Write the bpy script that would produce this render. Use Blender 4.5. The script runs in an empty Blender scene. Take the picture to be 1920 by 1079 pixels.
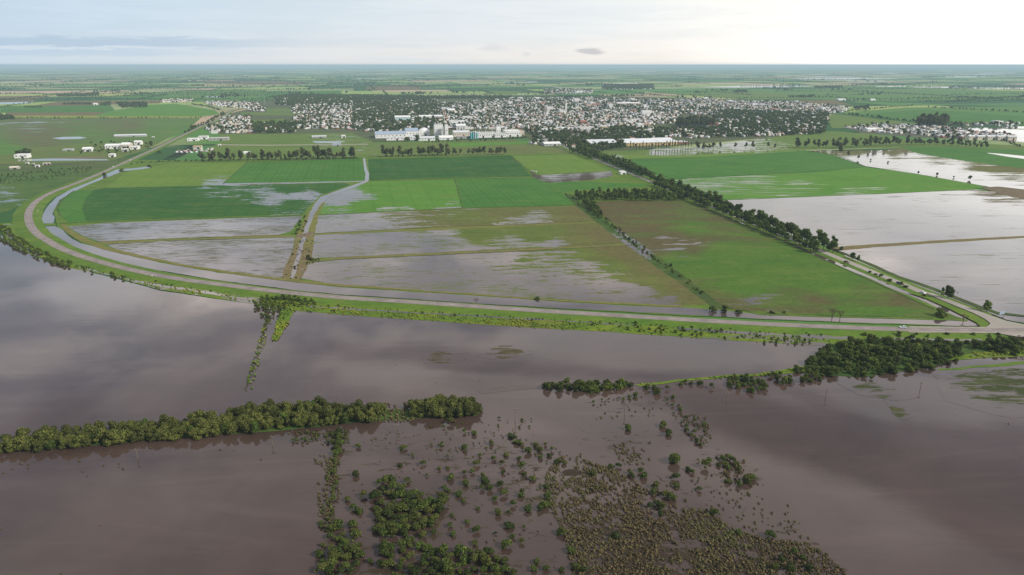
import bpy, math, random
import numpy as np
from mathutils import Vector, noise as mnoise
from mathutils.geometry import delaunay_2d_cdt

random.seed(7)
RNG = np.random.default_rng(11)
scene = bpy.context.scene
COL = scene.collection
R = math.radians

# ------------------------------------------------------------------ camera model (surveyed from the photograph)
H = 160.0                    # flying height in metres
F = 1280.0                   # focal length in photo pixels (24 mm on 36 mm)
PITCH = math.atan(417.2 / F)
FW = Vector((0, math.cos(PITCH), -math.sin(PITCH)))
UP = Vector((0, math.sin(PITCH), math.cos(PITCH)))
GA = R(12.4)                 # survey grid of the fields and the town: turned 12.4 degrees
SD = Vector((-math.sin(GA), math.cos(GA)))      # along the streets, away from the river
TD = Vector((math.cos(GA), math.sin(GA)))       # across


def P(u, v, z=0.0):
    x = (u - 960.0) / F
    y = -(v - 539.5) / F
    d = Vector((x, y * UP.y + FW.y, y * UP.z + FW.z))
    t = (H - z) / -d.z
    return Vector((d.x * t, d.y * t, z))


def proj(x, y, z=0.0):
    dy, dz = y, z - H
    dep = dy * FW.y + dz * FW.z
    if dep < 1:
        return (-9999, 99999)
    return (960 + F * x / dep, 539.5 - F * (dy * UP.y + dz * UP.z) / dep)


def inside(u, v, poly):
    r = False
    j = len(poly) - 1
    for i in range(len(poly)):
        a, b = poly[i], poly[j]
        if (a[1] > v) != (b[1] > v) and u < (b[0] - a[0]) * (v - a[1]) / (b[1] - a[1]) + a[0]:
            r = not r
        j = i
    return r


# ------------------------------------------------------------------ object bookkeeping
def tag(o, label=None, cat=None, group=None, kind=None):
    if label: o['label'] = label
    if cat: o['category'] = cat
    if group: o['group'] = group
    if kind: o['kind'] = kind
    return o


def link(name, me, parent=None, loc=None):
    o = bpy.data.objects.new(name, me)
    COL.objects.link(o)
    if loc is not None: o.location = loc
    if parent is not None: o.parent = parent
    return o


def thing(name, label, cat, loc=(0, 0, 0), rz=0.0, group=None):
    o = link(name, None, loc=loc)
    o.rotation_euler.z = rz
    o.empty_display_size = 1.0
    return tag(o, label, cat, group)


def copy_tree(o, parent=None):
    c = o.copy()
    COL.objects.link(c)
    c.parent = parent
    for ch in list(o.children):
        copy_tree(ch, c)
    return c


class MB:
    """collects faces; build() links ONE mesh object"""
    def __init__(s):
        s.v, s.f, s.m = [], [], []

    def quad(s, a, b, c, d, m=0):
        i = len(s.v); s.v += [tuple(a), tuple(b), tuple(c), tuple(d)]; s.f.append((i, i + 1, i + 2, i + 3)); s.m.append(m)

    def box(s, x0, x1, y0, y1, z0, z1, m=0, mtop=None):
        i = len(s.v)
        s.v += [(x0, y0, z0), (x1, y0, z0), (x1, y1, z0), (x0, y1, z0), (x0, y0, z1), (x1, y0, z1), (x1, y1, z1), (x0, y1, z1)]
        for k, q in enumerate([(0, 1, 5, 4), (1, 2, 6, 5), (2, 3, 7, 6), (3, 0, 4, 7), (4, 5, 6, 7), (3, 2, 1, 0)]):
            s.f.append(tuple(i + w for w in q)); s.m.append(mtop if (k == 4 and mtop is not None) else m)

    def prism(s, prof, x0, x1, m=0, caps=True):
        """profile in (y,z), extruded along x"""
        n = len(prof); i = len(s.v)
        s.v += [(x0, y, z) for y, z in prof] + [(x1, y, z) for y, z in prof]
        for k in range(n):
            s.f.append((i + k, i + (k + 1) % n, i + n + (k + 1) % n, i + n + k)); s.m.append(m)
        if caps:
            s.f.append(tuple(i + k for k in range(n))[::-1]); s.m.append(m)
            s.f.append(tuple(i + n + k for k in range(n))); s.m.append(m)

    def tube(s, p, q, r0, r1, n=6, m=0):
        p, q = Vector(p), Vector(q)
        d = (q - p).normalized()
        a = d.orthogonal().normalized(); b = d.cross(a)
        i = len(s.v)
        for c, r in ((p, r0), (q, r1)):
            for k in range(n):
                t = 2 * math.pi * k / n
                s.v.append(tuple(c + a * (r * math.cos(t)) + b * (r * math.sin(t))))
        for k in range(n):
            s.f.append((i + k, i + (k + 1) % n, i + n + (k + 1) % n, i + n + k)); s.m.append(m)
        s.f.append(tuple(i + n + k for k in range(n))); s.m.append(m)
        s.f.append(tuple(i + k for k in range(n))[::-1]); s.m.append(m)

    def blob(s, c, r, n=7, rows=4, jit=0.15, seed=0, m=0):
        rr = random.Random(seed)
        i = len(s.v)
        c = Vector(c)
        s.v.append((c.x, c.y, c.z - r[2]))
        for a in range(1, rows):
            ph = -math.pi / 2 + math.pi * a / rows
            for k in range(n):
                t = 2 * math.pi * (k + .5 * (a % 2)) / n
                j = 1 + rr.uniform(-jit, jit)
                s.v.append((c.x + r[0] * math.cos(ph) * math.cos(t) * j, c.y + r[1] * math.cos(ph) * math.sin(t) * j, c.z + r[2] * math.sin(ph) * j))
        s.v.append((c.x, c.y, c.z + r[2]))
        last = len(s.v) - 1
        for k in range(n):
            s.f.append((i, i + 1 + (k + 1) % n, i + 1 + k)); s.m.append(m)
            b = i + 1 + (rows - 2) * n
            s.f.append((b + k, b + (k + 1) % n, last)); s.m.append(m)
        for a in range(rows - 2):
            b = i + 1 + a * n
            for k in range(n):
                s.f.append((b + k, b + (k + 1) % n, b + n + (k + 1) % n, b + n + k)); s.m.append(m)

    def mesh(s, name, mats):
        me = bpy.data.meshes.new(name)
        me.from_pydata(s.v, [], s.f)
        for mt in (mats if isinstance(mats, (list, tuple)) else [mats]):
            me.materials.append(mt)
        me.polygons.foreach_set('material_index', s.m)
        me.update()
        return me

    def build(s, name, mats, parent=None, loc=None):
        return link(name, s.mesh(name, mats), parent, loc)


# ------------------------------------------------------------------ material helpers
class NT:
    def __init__(s, name):
        s.mat = bpy.data.materials.new(name)
        s.mat.use_nodes = True
        s.t = s.mat.node_tree
        s.t.nodes.clear()
        s.out = s.t.nodes.new('ShaderNodeOutputMaterial')

    def n(s, typ, ins=None, **props):
        nd = s.t.nodes.new(typ)
        for k, v in props.items(): setattr(nd, k, v)
        for k, v in (ins or {}).items(): s.set(nd.inputs[k], v)
        return nd

    def set(s, sock, v):
        if isinstance(v, bpy.types.NodeSocket): s.t.links.new(v, sock)
        elif isinstance(v, bpy.types.Node): s.t.links.new(v.outputs[0], sock)
        else:
            if isinstance(v, tuple) and len(v) == 3 and sock.type == 'RGBA': v = v + (1,)
            sock.default_value = v

    def math(s, op, a, b=0.0, c=0.0, clamp=False):
        nd = s.n('ShaderNodeMath', operation=op, use_clamp=clamp)
        s.set(nd.inputs[0], a); s.set(nd.inputs[1], b); s.set(nd.inputs[2], c)
        return nd.outputs[0]

    def mix(s, fac, a, b, blend='MIX'):
        nd = s.n('ShaderNodeMix', data_type='RGBA', blend_type=blend)
        s.set(nd.inputs[0], fac); s.set(nd.inputs[6], a); s.set(nd.inputs[7], b)
        return nd.outputs[2]

    def ramp(s, fac, stops, interp='LINEAR'):
        nd = s.n('ShaderNodeValToRGB')
        cr = nd.color_ramp; cr.interpolation = interp
        while len(cr.elements) < len(stops): cr.elements.new(0.5)
        for e, (p, c) in zip(cr.elements, stops):
            e.position = p
            e.color = (c[0], c[1], c[2], 1) if isinstance(c, tuple) else (c, c, c, 1)
        s.set(nd.inputs[0], fac)
        return nd.outputs[0]

    def rng(s, v, a, b, c=0.0, d=1.0, smooth=False):
        nd = s.n('ShaderNodeMapRange', interpolation_type='SMOOTHSTEP' if smooth else 'LINEAR')
        for i, w in enumerate((v, a, b, c, d)): s.set(nd.inputs[i], w)
        return nd.outputs[0]

    def pos(s, scale=(1, 1, 1), rot=0.0, off=(0, 0, 0)):
        g = s.n('ShaderNodeNewGeometry')
        m = s.n('ShaderNodeMapping', {'Vector': g.outputs['Position'], 'Rotation': (0, 0, rot), 'Scale': scale, 'Location': off})
        return m.outputs[0]

    def noise(s, vec, scale=1.0, detail=4.0, rough=0.55, dist=0.0):
        nd = s.n('ShaderNodeTexNoise', {'Vector': vec, 'Scale': scale, 'Detail': detail, 'Roughness': rough, 'Distortion': dist})
        return nd.outputs[0]

    def surf(s, sh):
        s.t.links.new(sh.outputs[0] if isinstance(sh, bpy.types.Node) else sh, s.out.inputs[0])
        return s.mat


def bsdf(nt, col, rough=0.9, spec=0.15, normal=None, metal=0.0):
    b = nt.n('ShaderNodeBsdfPrincipled', {'Base Color': col, 'Roughness': rough, 'Specular IOR Level': spec, 'Metallic': metal})
    if normal is not None: nt.set(b.inputs['Normal'], normal)
    return b


MUD = (0.064, 0.040, 0.0315)


def water_shader(nt, base=MUD, rough=0.07, bump=0.02, ior=1.5):
    pv = nt.pos((1, 1, 1), -GA)
    n1 = nt.noise(pv, 0.010, 5, 0.6, 0.6)
    silt = nt.noise(nt.pos((.16, 1, 1), -.1, (5, 91, 0)), .035, 7, .68, 1.2)
    c = nt.mix(nt.rng(n1, .35, .68), tuple(x * .78 for x in base), tuple(x * 1.22 for x in base))
    c = nt.mix(nt.rng(silt, .52, .70, 0, .55), c, tuple(x * y for x, y in zip(base, (1.55, 1.6, 1.65))))
    c = nt.mix(nt.rng(silt, .44, .30, 0, .5), c, tuple(x * .6 for x in base))
    pv2 = nt.pos((.22, 1, 1), -.1)
    w = nt.noise(pv2, 0.16, 5, .62)
    wind = nt.noise(nt.pos((.35, 1, 1), -.12), 0.022, 5, .62, .8)        # calm and ruffled patches
    bp = nt.n('ShaderNodeBump', {'Strength': nt.rng(wind, .4, .66, bump * .2, bump * 2.6), 'Distance': 1.0, 'Height': w})
    return nt.n('ShaderNodeBsdfPrincipled', {'Base Color': c, 'Roughness': nt.rng(wind, .38, .68, rough * .55, rough * 1.7), 'IOR': ior,
                                           'Normal': bp.outputs[0]})


def mat_water(name, **k):
    nt = NT(name)
    return nt.surf(water_shader(nt, **k))


def mat_field(name, ca, cb, dry=(.14, .105, .05), base=MUD, rows=None, stretch=(.30, 1.0), wscale=.075, blot=.02, wrough=.07, dark=None, wrot=-GA, speck=.25, gain=1.3, open_flood=False):
    """grass or crop that turns into standing water with the 'wet' attribute and into brown sward with 'dry'"""
    nt = NT(name)
    ca, cb = tuple(x * gain * k for x, k in zip(ca, (1.06, 1.03, .80))), tuple(x * gain * k for x, k in zip(cb, (1.04, 1.02, .80)))
    wet = nt.n('ShaderNodeAttribute', attribute_name='wet').outputs['Fac']
    dr = nt.n('ShaderNodeAttribute', attribute_name='dry').outputs['Fac']
    pv = nt.pos((.55, 1, 1), -GA)
    big = nt.noise(pv, blot, 6, .62, .5)
    fine = nt.noise(nt.pos((.6, 1, 1), -GA), .33, 5, .65)
    micro = nt.noise(nt.pos((1, 1, 1)), 1.3, 3, .7)
    c = nt.mix(nt.rng(big, .32, .68), ca, cb)
    c = nt.mix(nt.rng(fine, .38, .72, 0, .55), c, tuple(x * .55 for x in ca))
    pat = nt.noise(nt.pos((.35, 1, 1), -GA, (61, 17, 0)), .055, 7, .7, .8)
    c = nt.mix(nt.rng(pat, .50, .72, 0, .75), c, nt.mix(.55, cb, (.17, .175, .05)))
    c = nt.mix(nt.rng(pat, .46, .26, 0, .5), c, tuple(x * .6 for x in ca))
    tram = nt.n('ShaderNodeTexWave', {'Vector': nt.pos((1, 1, 1), -GA + math.pi / 2 * 0), 'Scale': 1 / 24.0 / 3.1416, 'Distortion': .6, 'Detail': 2, 'Detail Scale': .3})
    c = nt.mix(nt.rng(tram.outputs['Fac'], .90, 1.0, 0, .17 if rows else .0), c, tuple(x * .5 for x in ca))
    dn = nt.noise(nt.pos((.4, 1, 1), -GA, (31, 7, 0)), .045, 6, .66, .7)
    dm = nt.math('MULTIPLY', nt.rng(nt.math('ADD', dn, nt.math('MULTIPLY', nt.math('SUBTRACT', dr, .5), .8)), .36, .74), .85)
    c = nt.mix(dm, c, nt.mix(nt.rng(fine, .35, .7), dry, tuple(x * .62 for x in dry)))
    if rows:
        ang, per, amt = rows
        wv = nt.n('ShaderNodeTexWave', {'Vector': nt.pos((1, 1, 1), ang), 'Scale': 1.0 / per / 3.1416 * 1.0, 'Distortion': 1.2, 'Detail': 2, 'Detail Scale': .25})
        c = nt.mix(nt.math('MULTIPLY', wv.outputs['Fac'], amt), c, tuple(x * .45 for x in ca))
    c = nt.mix(nt.rng(micro, .3, .75, .0, .35), c, nt.mix(.5, c, (.01, .015, .006)))

    g = bsdf(nt, c, .9, .1, nt.n('ShaderNodeBump', {'Strength': .6, 'Distance': .35, 'Height': fine}).outputs[0])
    w = water_shader(nt, base, .028, .007, 1.56) if open_flood else water_shader(nt, base, wrough, .012)
    wn = nt.noise(nt.pos((stretch[0], stretch[1], 1), wrot, (13, 5, 0)), wscale, 8, .66, .4)
    wn2 = nt.noise(nt.pos((stretch[0] * 1.3, stretch[1], 1), wrot + .06, (113, 45, 0)), wscale * 4.2, 6, .7, .5)
    wn = nt.math('ADD', nt.math('MULTIPLY', wn, 1.0), nt.math('MULTIPLY', nt.math('SUBTRACT', wn2, .5), .62))
    wv = nt.math('ADD', wn, nt.math('MULTIPLY', nt.math('SUBTRACT', wet, .5), .98))
    fur = nt.n('ShaderNodeTexWave', {'Vector': nt.pos((1, 1, 1), wrot + math.pi / 2), 'Scale': 1 / 13.0 / 3.1416, 'Distortion': 3.0, 'Detail': 3, 'Detail Scale': .2})
    wv = nt.math('ADD', wv, nt.math('MULTIPLY', nt.math('SUBTRACT', fur.outputs['Fac'], .5), .07))
    m = nt.rng(wv, .49, .535)
    # stalks and drowned tufts that still break the surface
    sn = nt.noise(nt.pos((stretch[0] * .8, stretch[1], 1), wrot, (3, 51, 0)), .42, 6, .7, .3)
    sn2 = nt.noise(nt.pos((.5, 1, 1), wrot, (83, 1, 0)), .03, 4, .6)
    th = nt.rng(sn2, .35, .65, .74 - speck * .25, .62 - speck * .35)
    m = nt.math('MULTIPLY', m, nt.rng(nt.math('SUBTRACT', sn, th), 0.0, .05, 1.0, .25))
    ms = nt.n('ShaderNodeMixShader', {0: m, 1: g, 2: w})
    return nt.surf(ms)


def mat_plain(name, ca, cb=None, scale=.5, rough=.85, spec=.2, stain=0.0, metal=0.0, island=0.0, objr=0.0):
    nt = NT(name)
    cb = cb or tuple(x * .75 for x in ca)
    tc = nt.n('ShaderNodeTexCoord')
    n1 = nt.noise(tc.outputs['Object'], scale, 5, .6)
    c = nt.mix(nt.rng(n1, .3, .7), ca, cb)
    if stain:
        m = nt.n('ShaderNodeMapping', {'Vector': tc.outputs['Object'], 'Scale': (1.2, 1.2, .15)})
        n2 = nt.noise(m.outputs[0], 1.2, 5, .7)
        c = nt.mix(nt.rng(n2, .5, .8, 0, stain), c, (.12, .10, .08))
    if island:
        g = nt.n('ShaderNodeNewGeometry')
        c = nt.mix(1.0, c, nt.ramp(g.outputs['Random Per Island'], [(0, 1 - island), (1, 1.0 + 0 * island)]), 'MULTIPLY')
    return nt.surf(bsdf(nt, c, rough, spec, None, metal))


def mat_leaf(name, ca, cb, cc=None, var=.5):
    nt = NT(name)
    g = nt.n('ShaderNodeNewGeometry')
    oi = nt.n('ShaderNodeObjectInfo')
    K = (2.0, 1.62, 1.05)
    ca, cb = tuple(x * k for x, k in zip(ca, K)), tuple(x * k for x, k in zip(cb, K))
    cc = tuple(x * k for x, k in zip(cc, K)) if cc else None
    c = nt.ramp(g.outputs['Random Per Island'], [(0, tuple(x * .55 for x in ca)), (.5, ca), (1, cb)])
    o = nt.ramp(oi.outputs['Random'], [(0, 1 - var * .55), (.5, .95), (1, 1 + var * .35)])
    c = nt.mix(1.0, c, o, 'MULTIPLY')
    if cc: c = nt.mix(nt.rng(nt.math('FRACT', nt.math('MULTIPLY', oi.outputs['Random'], 7.31)), .35, 1., 0, .8), c, cc)
    d = bsdf(nt, c, .62, .25)
    tr = nt.n('ShaderNodeBsdfTranslucent', {'Color': nt.mix(.5, c, (.10, .16, .02))})
    return nt.surf(nt.n('ShaderNodeMixShader', {0: .22, 1: d, 2: tr}))


M = {}
M['water'] = mat_water('muddy_flood_water', bump=.007, rough=.028, ior=1.56)
M['canal'] = mat_water('canal_water', base=(.075, .055, .052), bump=.006, rough=.04)
M['pond'] = mat_water('standing_water', base=(.10, .085, .075), bump=.004, rough=.06)
M['asphalt'] = mat_plain('asphalt', (.285, .24, .215), (.19, .16, .148), .09, .85, .25)
M['asphalt_pale'] = mat_plain('pale_worn_asphalt', (.36, .325, .28), (.28, .25, .215), .05, .9, .2)
M['gravel'] = mat_plain('gravel_shoulder', (.36, .32, .25), (.26, .23, .17), .4, .95, .1)
M['dirt'] = mat_plain('dirt_track', (.20, .145, .10), (.13, .10, .06), .3, .95, .1)
M['paint'] = mat_plain('road_paint', (.75, .75, .72), (.6, .6, .57), .8, .7, .2)
M['verge'] = mat_field('grass_verge_sward', (.060, .125, .020), (.105, .165, .024), (.13, .13, .04), blot=.05, wscale=.12)
M['bank'] = mat_field('yellow_green_bank', (.055, .115, .016), (.13, .17, .018), (.19, .15, .03), blot=.09, wscale=.10, stretch=(.25, 1), gain=1.4)
M['levee'] = mat_field('levee_grass', (.11, .125, .032), (.17, .15, .055), (.21, .155, .08), blot=.09)
M['hedgebank'] = mat_field('hedge_bank', (.030, .065, .018), (.055, .095, .02), (.10, .08, .04), blot=.06, wscale=.12, stretch=(1, .4))
M['dgreen'] = mat_field('dark_crop', (.022, .082, .016), (.034, .105, .02), (.05, .10, .03), rows=(R(70), 9, .16), blot=.012)
M['mgreen'] = mat_field('mid_green_crop', (.038, .125, .022), (.058, .155, .026), (.10, .12, .04), rows=(-GA, 8, .14), blot=.012)
M['bgreen'] = mat_field('bright_green_crop', (.062, .165, .022), (.085, .20, .028), (.11, .15, .04), rows=(R(76), 10, .10), blot=.02)
M['sgreen'] = mat_field('streaky_wet_crop', (.062, .165, .022), (.085, .195, .028), (.11, .15, .04), blot=.02, stretch=(.06, 1.0), wscale=.10, speck=.7)
M['lgreen'] = mat_field('light_green_crop', (.090, .165, .028), (.115, .190, .034), (.15, .16, .05), rows=(R(80), 12, .12), blot=.018)
M['olive'] = mat_field('olive_pasture', (.070, .130, .028), (.110, .160, .036), (.16, .13, .06), blot=.02)
M['pasture'] = mat_field('wet_pasture', (.045, .112, .016), (.075, .130, .022), (.125, .090, .042), blot=.022, wscale=.06, stretch=(.25, 1))
M['sodden'] = mat_field('sodden_stubble', (.070, .105, .022), (.105, .130, .032), (.155, .128, .05), blot=.03, wscale=.12, stretch=(.22, 1.0), speck=.42)
M['weed'] = mat_field('floating_weed', (.045, .060, .022), (.062, .070, .030), (.095, .075, .034), wscale=.20, stretch=(.12, 1), wrot=R(14), blot=.08, gain=1.0, open_flood=True)
M['mire'] = mat_field('brown_mire', (.050, .038, .024), (.060, .048, .028), (.052, .036, .026), wscale=.16, stretch=(.4, 1), blot=.08, gain=1.0, open_flood=True)
M['stub'] = mat_field('flooded_stubble', (.070, .065, .045), (.085, .09, .04), (.09, .07, .06), base=(.085, .066, .066), wscale=.24, stretch=(.22, 1.3), blot=.05, speck=.55)
M['streak'] = mat_field('streaked_flood', (.085, .095, .032), (.12, .115, .045), (.15, .11, .06), base=(.12, .105, .10), wscale=.05, stretch=(.09, 1.0), blot=.03, wrot=R(12), speck=.22)
M['scrub'] = mat_field('wet_scrub', (.036, .085, .022), (.075, .125, .03), (.11, .10, .05), blot=.02, wscale=.05)
M['meadow'] = mat_field('grass_meadow', (.055, .145, .028), (.085, .165, .035), (.15, .115, .065), blot=.009, wscale=.02, stretch=(.2, 1))
M['townland'] = mat_field('town_ground', (.045, .075, .030), (.085, .095, .055), (.17, .15, .12), blot=.03)
M['brownfield'] = mat_field('brown_field', (.17, .125, .075), (.14, .12, .06), (.2, .15, .1), blot=.02, gain=1.0)
M['mudyard'] = mat_field('mud_yard', (.07, .09, .03), (.09, .09, .045), (.085, .065, .05), blot=.08, wscale=.2, stretch=(.1, 1), gain=1.0)
M['yellowfield'] = mat_field('yellow_field', (.16, .20, .03), (.20, .21, .04), (.2, .17, .05), blot=.02)


def far_ground():
    nt = NT('far_plain')
    cols = []
    v = nt.pos((1, 1, 1), -GA)
    dist = nt.noise(nt.pos((1, 1, 1)), .0006, 3, .5)
    for (bw, rh, off) in ((900, 520, 0), (520, 330, 77)):
        mp = nt.n('ShaderNodeMapping', {'Vector': v, 'Location': (off * 3.1, off * 1.7, 0)})
        bk = nt.n('ShaderNodeTexBrick', {'Vector': mp.outputs[0], 'Color1': (0, 0, 0), 'Color2': (1, 1, 1), 'Mortar': (0.5, 0.5, 0.5), 'Scale': 1.0,
                                         'Mortar Size': 13.0, 'Mortar Smooth': .1, 'Brick Width': float(bw), 'Row Height': float(rh)}, offset=.37, squash=1.6, squash_frequency=3)
        cols.append(bk)
    st = [(p_, tuple(min(.9, x * (1.75 if c_[0] > .1 else 1.25)) for x in c_)) for p_, c_ in [(0, (.030, .085, .022)), (.16, (.07, .17, .035)), (.30, (.16, .215, .06)), (.44, (.03, .085, .026)), (.58, (.17, .20, .09)), (.70, (.06, .15, .04)), (.80, (.27, .205, .14)), (.90, (.19, .22, .07))]]
    a = nt.ramp(cols[0].outputs[0], st, 'CONSTANT')
    b = nt.ramp(cols[1].outputs[0], st, 'CONSTANT')
    pick = nt.rng(nt.noise(nt.pos((1, 1, 1)), .0004, 2, .5), .46, .5)
    c = nt.mix(pick, a, b)
    mort = nt.math('MAXIMUM', nt.math('MULTIPLY', cols[0].outputs[1], nt.math('SUBTRACT', 1, pick)), nt.math('MULTIPLY', cols[1].outputs[1], pick))
    hn = nt.noise(nt.pos((1, 1, 1)), .004, 4, .6)
    c = nt.mix(nt.math('MULTIPLY', mort, nt.rng(hn, .42, .52)), c, (.014, .030, .014))
    n1 = nt.noise(nt.pos((.5, 1, 1), -GA), .012, 6, .65)
    c = nt.mix(nt.rng(n1, .3, .72, 0, .5), c, nt.mix(.5, c, (.05, .07, .03)))
    n2 = nt.noise(nt.pos((1, 1, 1)), .0016, 8, .72, .4)
    c = nt.mix(nt.rng(n2, .64, .70, 0, .8), c, (.018, .04, .02))          # scattered copses
    return nt.surf(bsdf(nt, c, .95, .05))


M['far'] = far_ground()
M['leaf_willow'] = mat_leaf('willow_leaves', (.052, .074, .020), (.108, .128, .042), None, .8)
M['leaf_shrub'] = mat_leaf('shrub_leaves', (.027, .050, .011), (.062, .098, .020), (.056, .070, .020), .9)
M['leaf_dark'] = mat_leaf('dark_thicket_leaves', (.036, .064, .012), (.088, .125, .022), None, 1.0)
M['leaf_road'] = mat_leaf('avenue_leaves', (.050, .088, .018), (.100, .150, .030), (.040, .085, .02), 1.0)
M['leaf_euc'] = mat_leaf('eucalyptus_leaves', (.050, .064, .038), (.100, .110, .062), (.045, .075, .03), .9)
M['leaf_town'] = mat_leaf('town_leaves', (.036, .066, .024), (.070, .105, .034))
M['leaf_yellow'] = mat_leaf('yellow_green_leaves', (.12, .165, .03), (.19, .22, .04))
M['core'] = mat_plain('shaded_inner_foliage', (.016, .028, .008), (.026, .04, .012), .8, .95, .05)  # crown cores: shade between the leaves put into a darker colour
M['bark'] = mat_plain('bark', (.10, .075, .055), (.05, .04, .03), 2, .9, .1)
M['palebark'] = mat_plain('pale_bark', (.30, .27, .22), (.16, .13, .1), 1, .9, .1)
M['twig'] = mat_plain('bare_twigs', (.14, .085, .075), (.09, .055, .05), 2, .9, .1)


def mat_tussock():
    nt = NT('tussock_grass')
    g = nt.n('ShaderNodeNewGeometry')
    big = nt.noise(nt.pos((1, 1, 1)), .035, 4, .6)
    r = g.outputs['Random Per Island']
    c = nt.ramp(r, [(0, (.035, .026, .012)), (.45, (.085, .062, .030)), (.85, (.165, .125, .062)), (1, (.075, .078, .024))])
    c = nt.mix(nt.rng(big, .45, .66, 0, .6), c, nt.ramp(r, [(0, (.045, .06, .016)), (1, (.13, .14, .042))]))
    return nt.surf(bsdf(nt, c, .9, .1))


M['tussock'] = mat_tussock()

# ------------------------------------------------------------------ sheets on the ground
ZL = [0.02]


def nextz(d=.005):
    ZL[0] += d
    return ZL[0]


def set_attr(me, ctrl):
    n = len(me.vertices)
    for key in ('wet', 'dry'):
        at = me.attributes.new(key, 'FLOAT', 'POINT')
        if isinstance(ctrl, dict): pts = ctrl.get(key, 0.0)
        else: pts = 0.0
        if isinstance(pts, (int, float)):
            vals = np.full(n, float(pts), dtype=np.float32)
        else:
            pp = np.array([(a, b) for a, b, c in pts], float); pvv = np.array([c for a, b, c in pts], float)
            co = np.empty(n * 3, dtype=np.float32); me.vertices.foreach_get('co', co); co = co.reshape(-1, 3)
            uv = np.array([proj(*c) for c in co])
            d = ((uv[:, None, 0] - pp[None, :, 0]) ** 2 + (2.2 * (uv[:, None, 1] - pp[None, :, 1])) ** 2) + 4.0
            w = d ** -1.5
            vals = ((w * pvv).sum(1) / w.sum(1)).astype(np.float32)
        at.data.foreach_set('value', vals)


def sheet(name, pts, mat, ctrl=None, jit=1.0, z=None, step=None, grid=26, smooth=False, kind='structure'):
    """a flat polygon lying on the ground; pts are surveyed photo positions"""
    z = nextz() if z is None else z
    W = [P(u, v, z) for u, v in pts]
    if smooth: W = catmull(W, 6, closed=True)
    W = [Vector((w.x, w.y)) for w in W]
    out = []
    for i in range(len(W)):
        a, b = W[i], W[(i + 1) % len(W)]
        L = (b - a).length
        st = step or max(3.0, .008 * a.length)
        k = max(1, int(L / st))
        for j in range(k):
            p = a.lerp(b, j / k)
            if jit:
                q = Vector((p.x * .07, p.y * .07, 1.3 + z * 7))
                q2 = q * 4.3
                p = p + Vector((mnoise.noise(q) + .6 * mnoise.noise(q2), mnoise.noise(q + Vector((50, 3, 9))) + .6 * mnoise.noise(q2 + Vector((9, 9, 9))))) * jit
            out.append(p)
    verts = list(out)
    n = len(out)
    edges = [(i, (i + 1) % n) for i in range(n)]
    if ctrl and any(not isinstance(v, (int, float)) for v in ctrl.values()):
        us = [p[0] for p in pts]; vs = [p[1] for p in pts]
        wpoly = [(p.x, p.y) for p in out]
        for a in range(1, grid):
            for b in range(1, grid):
                u = min(us) + (max(us) - min(us)) * (a + .3 * (b % 2)) / grid
                v = min(vs) + (max(vs) - min(vs)) * b / grid
                q = P(u, v, z)
                if inside(q.x, q.y, wpoly): verts.append(Vector((q.x, q.y)))
    o = delaunay_2d_cdt(verts, edges, [], 1, 1e-4)
    me = bpy.data.meshes.new(name)
    fs = []
    for f in o[2]:
        a, b, c = (o[0][i] for i in f[:3])
        fs.append(f if (b - a).cross(c - a) > 0 else f[::-1])
    me.from_pydata([(p.x, p.y, z) for p in o[0]], [], fs)
    me.materials.append(M[mat])
    set_attr(me, ctrl)
    ob = link(name, me)
    tag(ob, kind=kind)
    return ob


def catmull(pts, n=8, closed=False):
    out = []
    m = len(pts)
    rngm = m if closed else m - 1
    for i in range(rngm):
        p0 = pts[(i - 1) % m] if (closed or i > 0) else pts[0] * 2 - pts[1]
        p1, p2 = pts[i], pts[(i + 1) % m]
        p3 = pts[(i + 2) % m] if (closed or i + 2 < m) else pts[-1] * 2 - pts[-2]
        for k in range(n):
            t = k / n
            out.append(.5 * ((2 * p1) + (p2 - p0) * t + (2 * p0 - 5 * p1 + 4 * p2 - p3) * t * t + (3 * p1 - p0 - 3 * p2 + p3) * t ** 3))
    if not closed: out.append(pts[-1].copy())
    return out


def resample(pts, step):
    out = [pts[0]]
    acc = 0.0
    for a, b in zip(pts, pts[1:]):
        L = (b - a).length
        d = step - acc
        while d <= L:
            out.append(a.lerp(b, d / L)); d += step
        acc = (acc + L) % step
    out.append(pts[-1])
    return out


def normals(line):
    ns = []
    for i in range(len(line)):
        t = (line[min(i + 1, len(line) - 1)] - line[max(i - 1, 0)]); t.z = 0
        t.normalize()
        ns.append(Vector((-t.y, t.x, 0)))       # left of travel
    return ns


def ribbon(name, line, prof, mat, ctrl=None, jit=0.0, kind='structure', lab=None, seed=0):
    """line: world centre line; prof: list of (left offset or function of position along, z)"""
    ns = normals(line)
    n = len(prof)
    V, Fc = [], []
    for i, (p, q) in enumerate(zip(line, ns)):
        s = i / (len(line) - 1)
        for k, (o, z) in enumerate(prof):
            off = o(s) if callable(o) else o
            if jit and (k == 0 or k == n - 1):
                off += jit * (mnoise.noise(Vector((p.x * .05, p.y * .05, seed + k * 7.7))) + .7 * mnoise.noise(Vector((p.x * .22, p.y * .22, seed + k * 3.1))))
            w = p + q * off
            V.append((w.x, w.y, z))
    for i in range(len(line) - 1):
        for k in range(n - 1):
            a = i * n + k
            f = (a, a + 1, a + n + 1, a + n)
            va, vb, vc = (Vector(V[j]) for j in f[:3])
            Fc.append(f if (vb - va).cross(vc - va).z > 0 else f[::-1])
    me = bpy.data.meshes.new(name)
    me.from_pydata(V, [], Fc)
    me.materials.append(M[mat])
    set_attr(me, ctrl)
    o = link(name, me)
    tag(o, kind=kind)
    return o


def px_line(pts, z=0.0, n=8, step=6.0, smooth=True):
    W = [P(u, v, z) for u, v in pts]
    if smooth: W = catmull(W, n)
    return resample(W, step)


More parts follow.
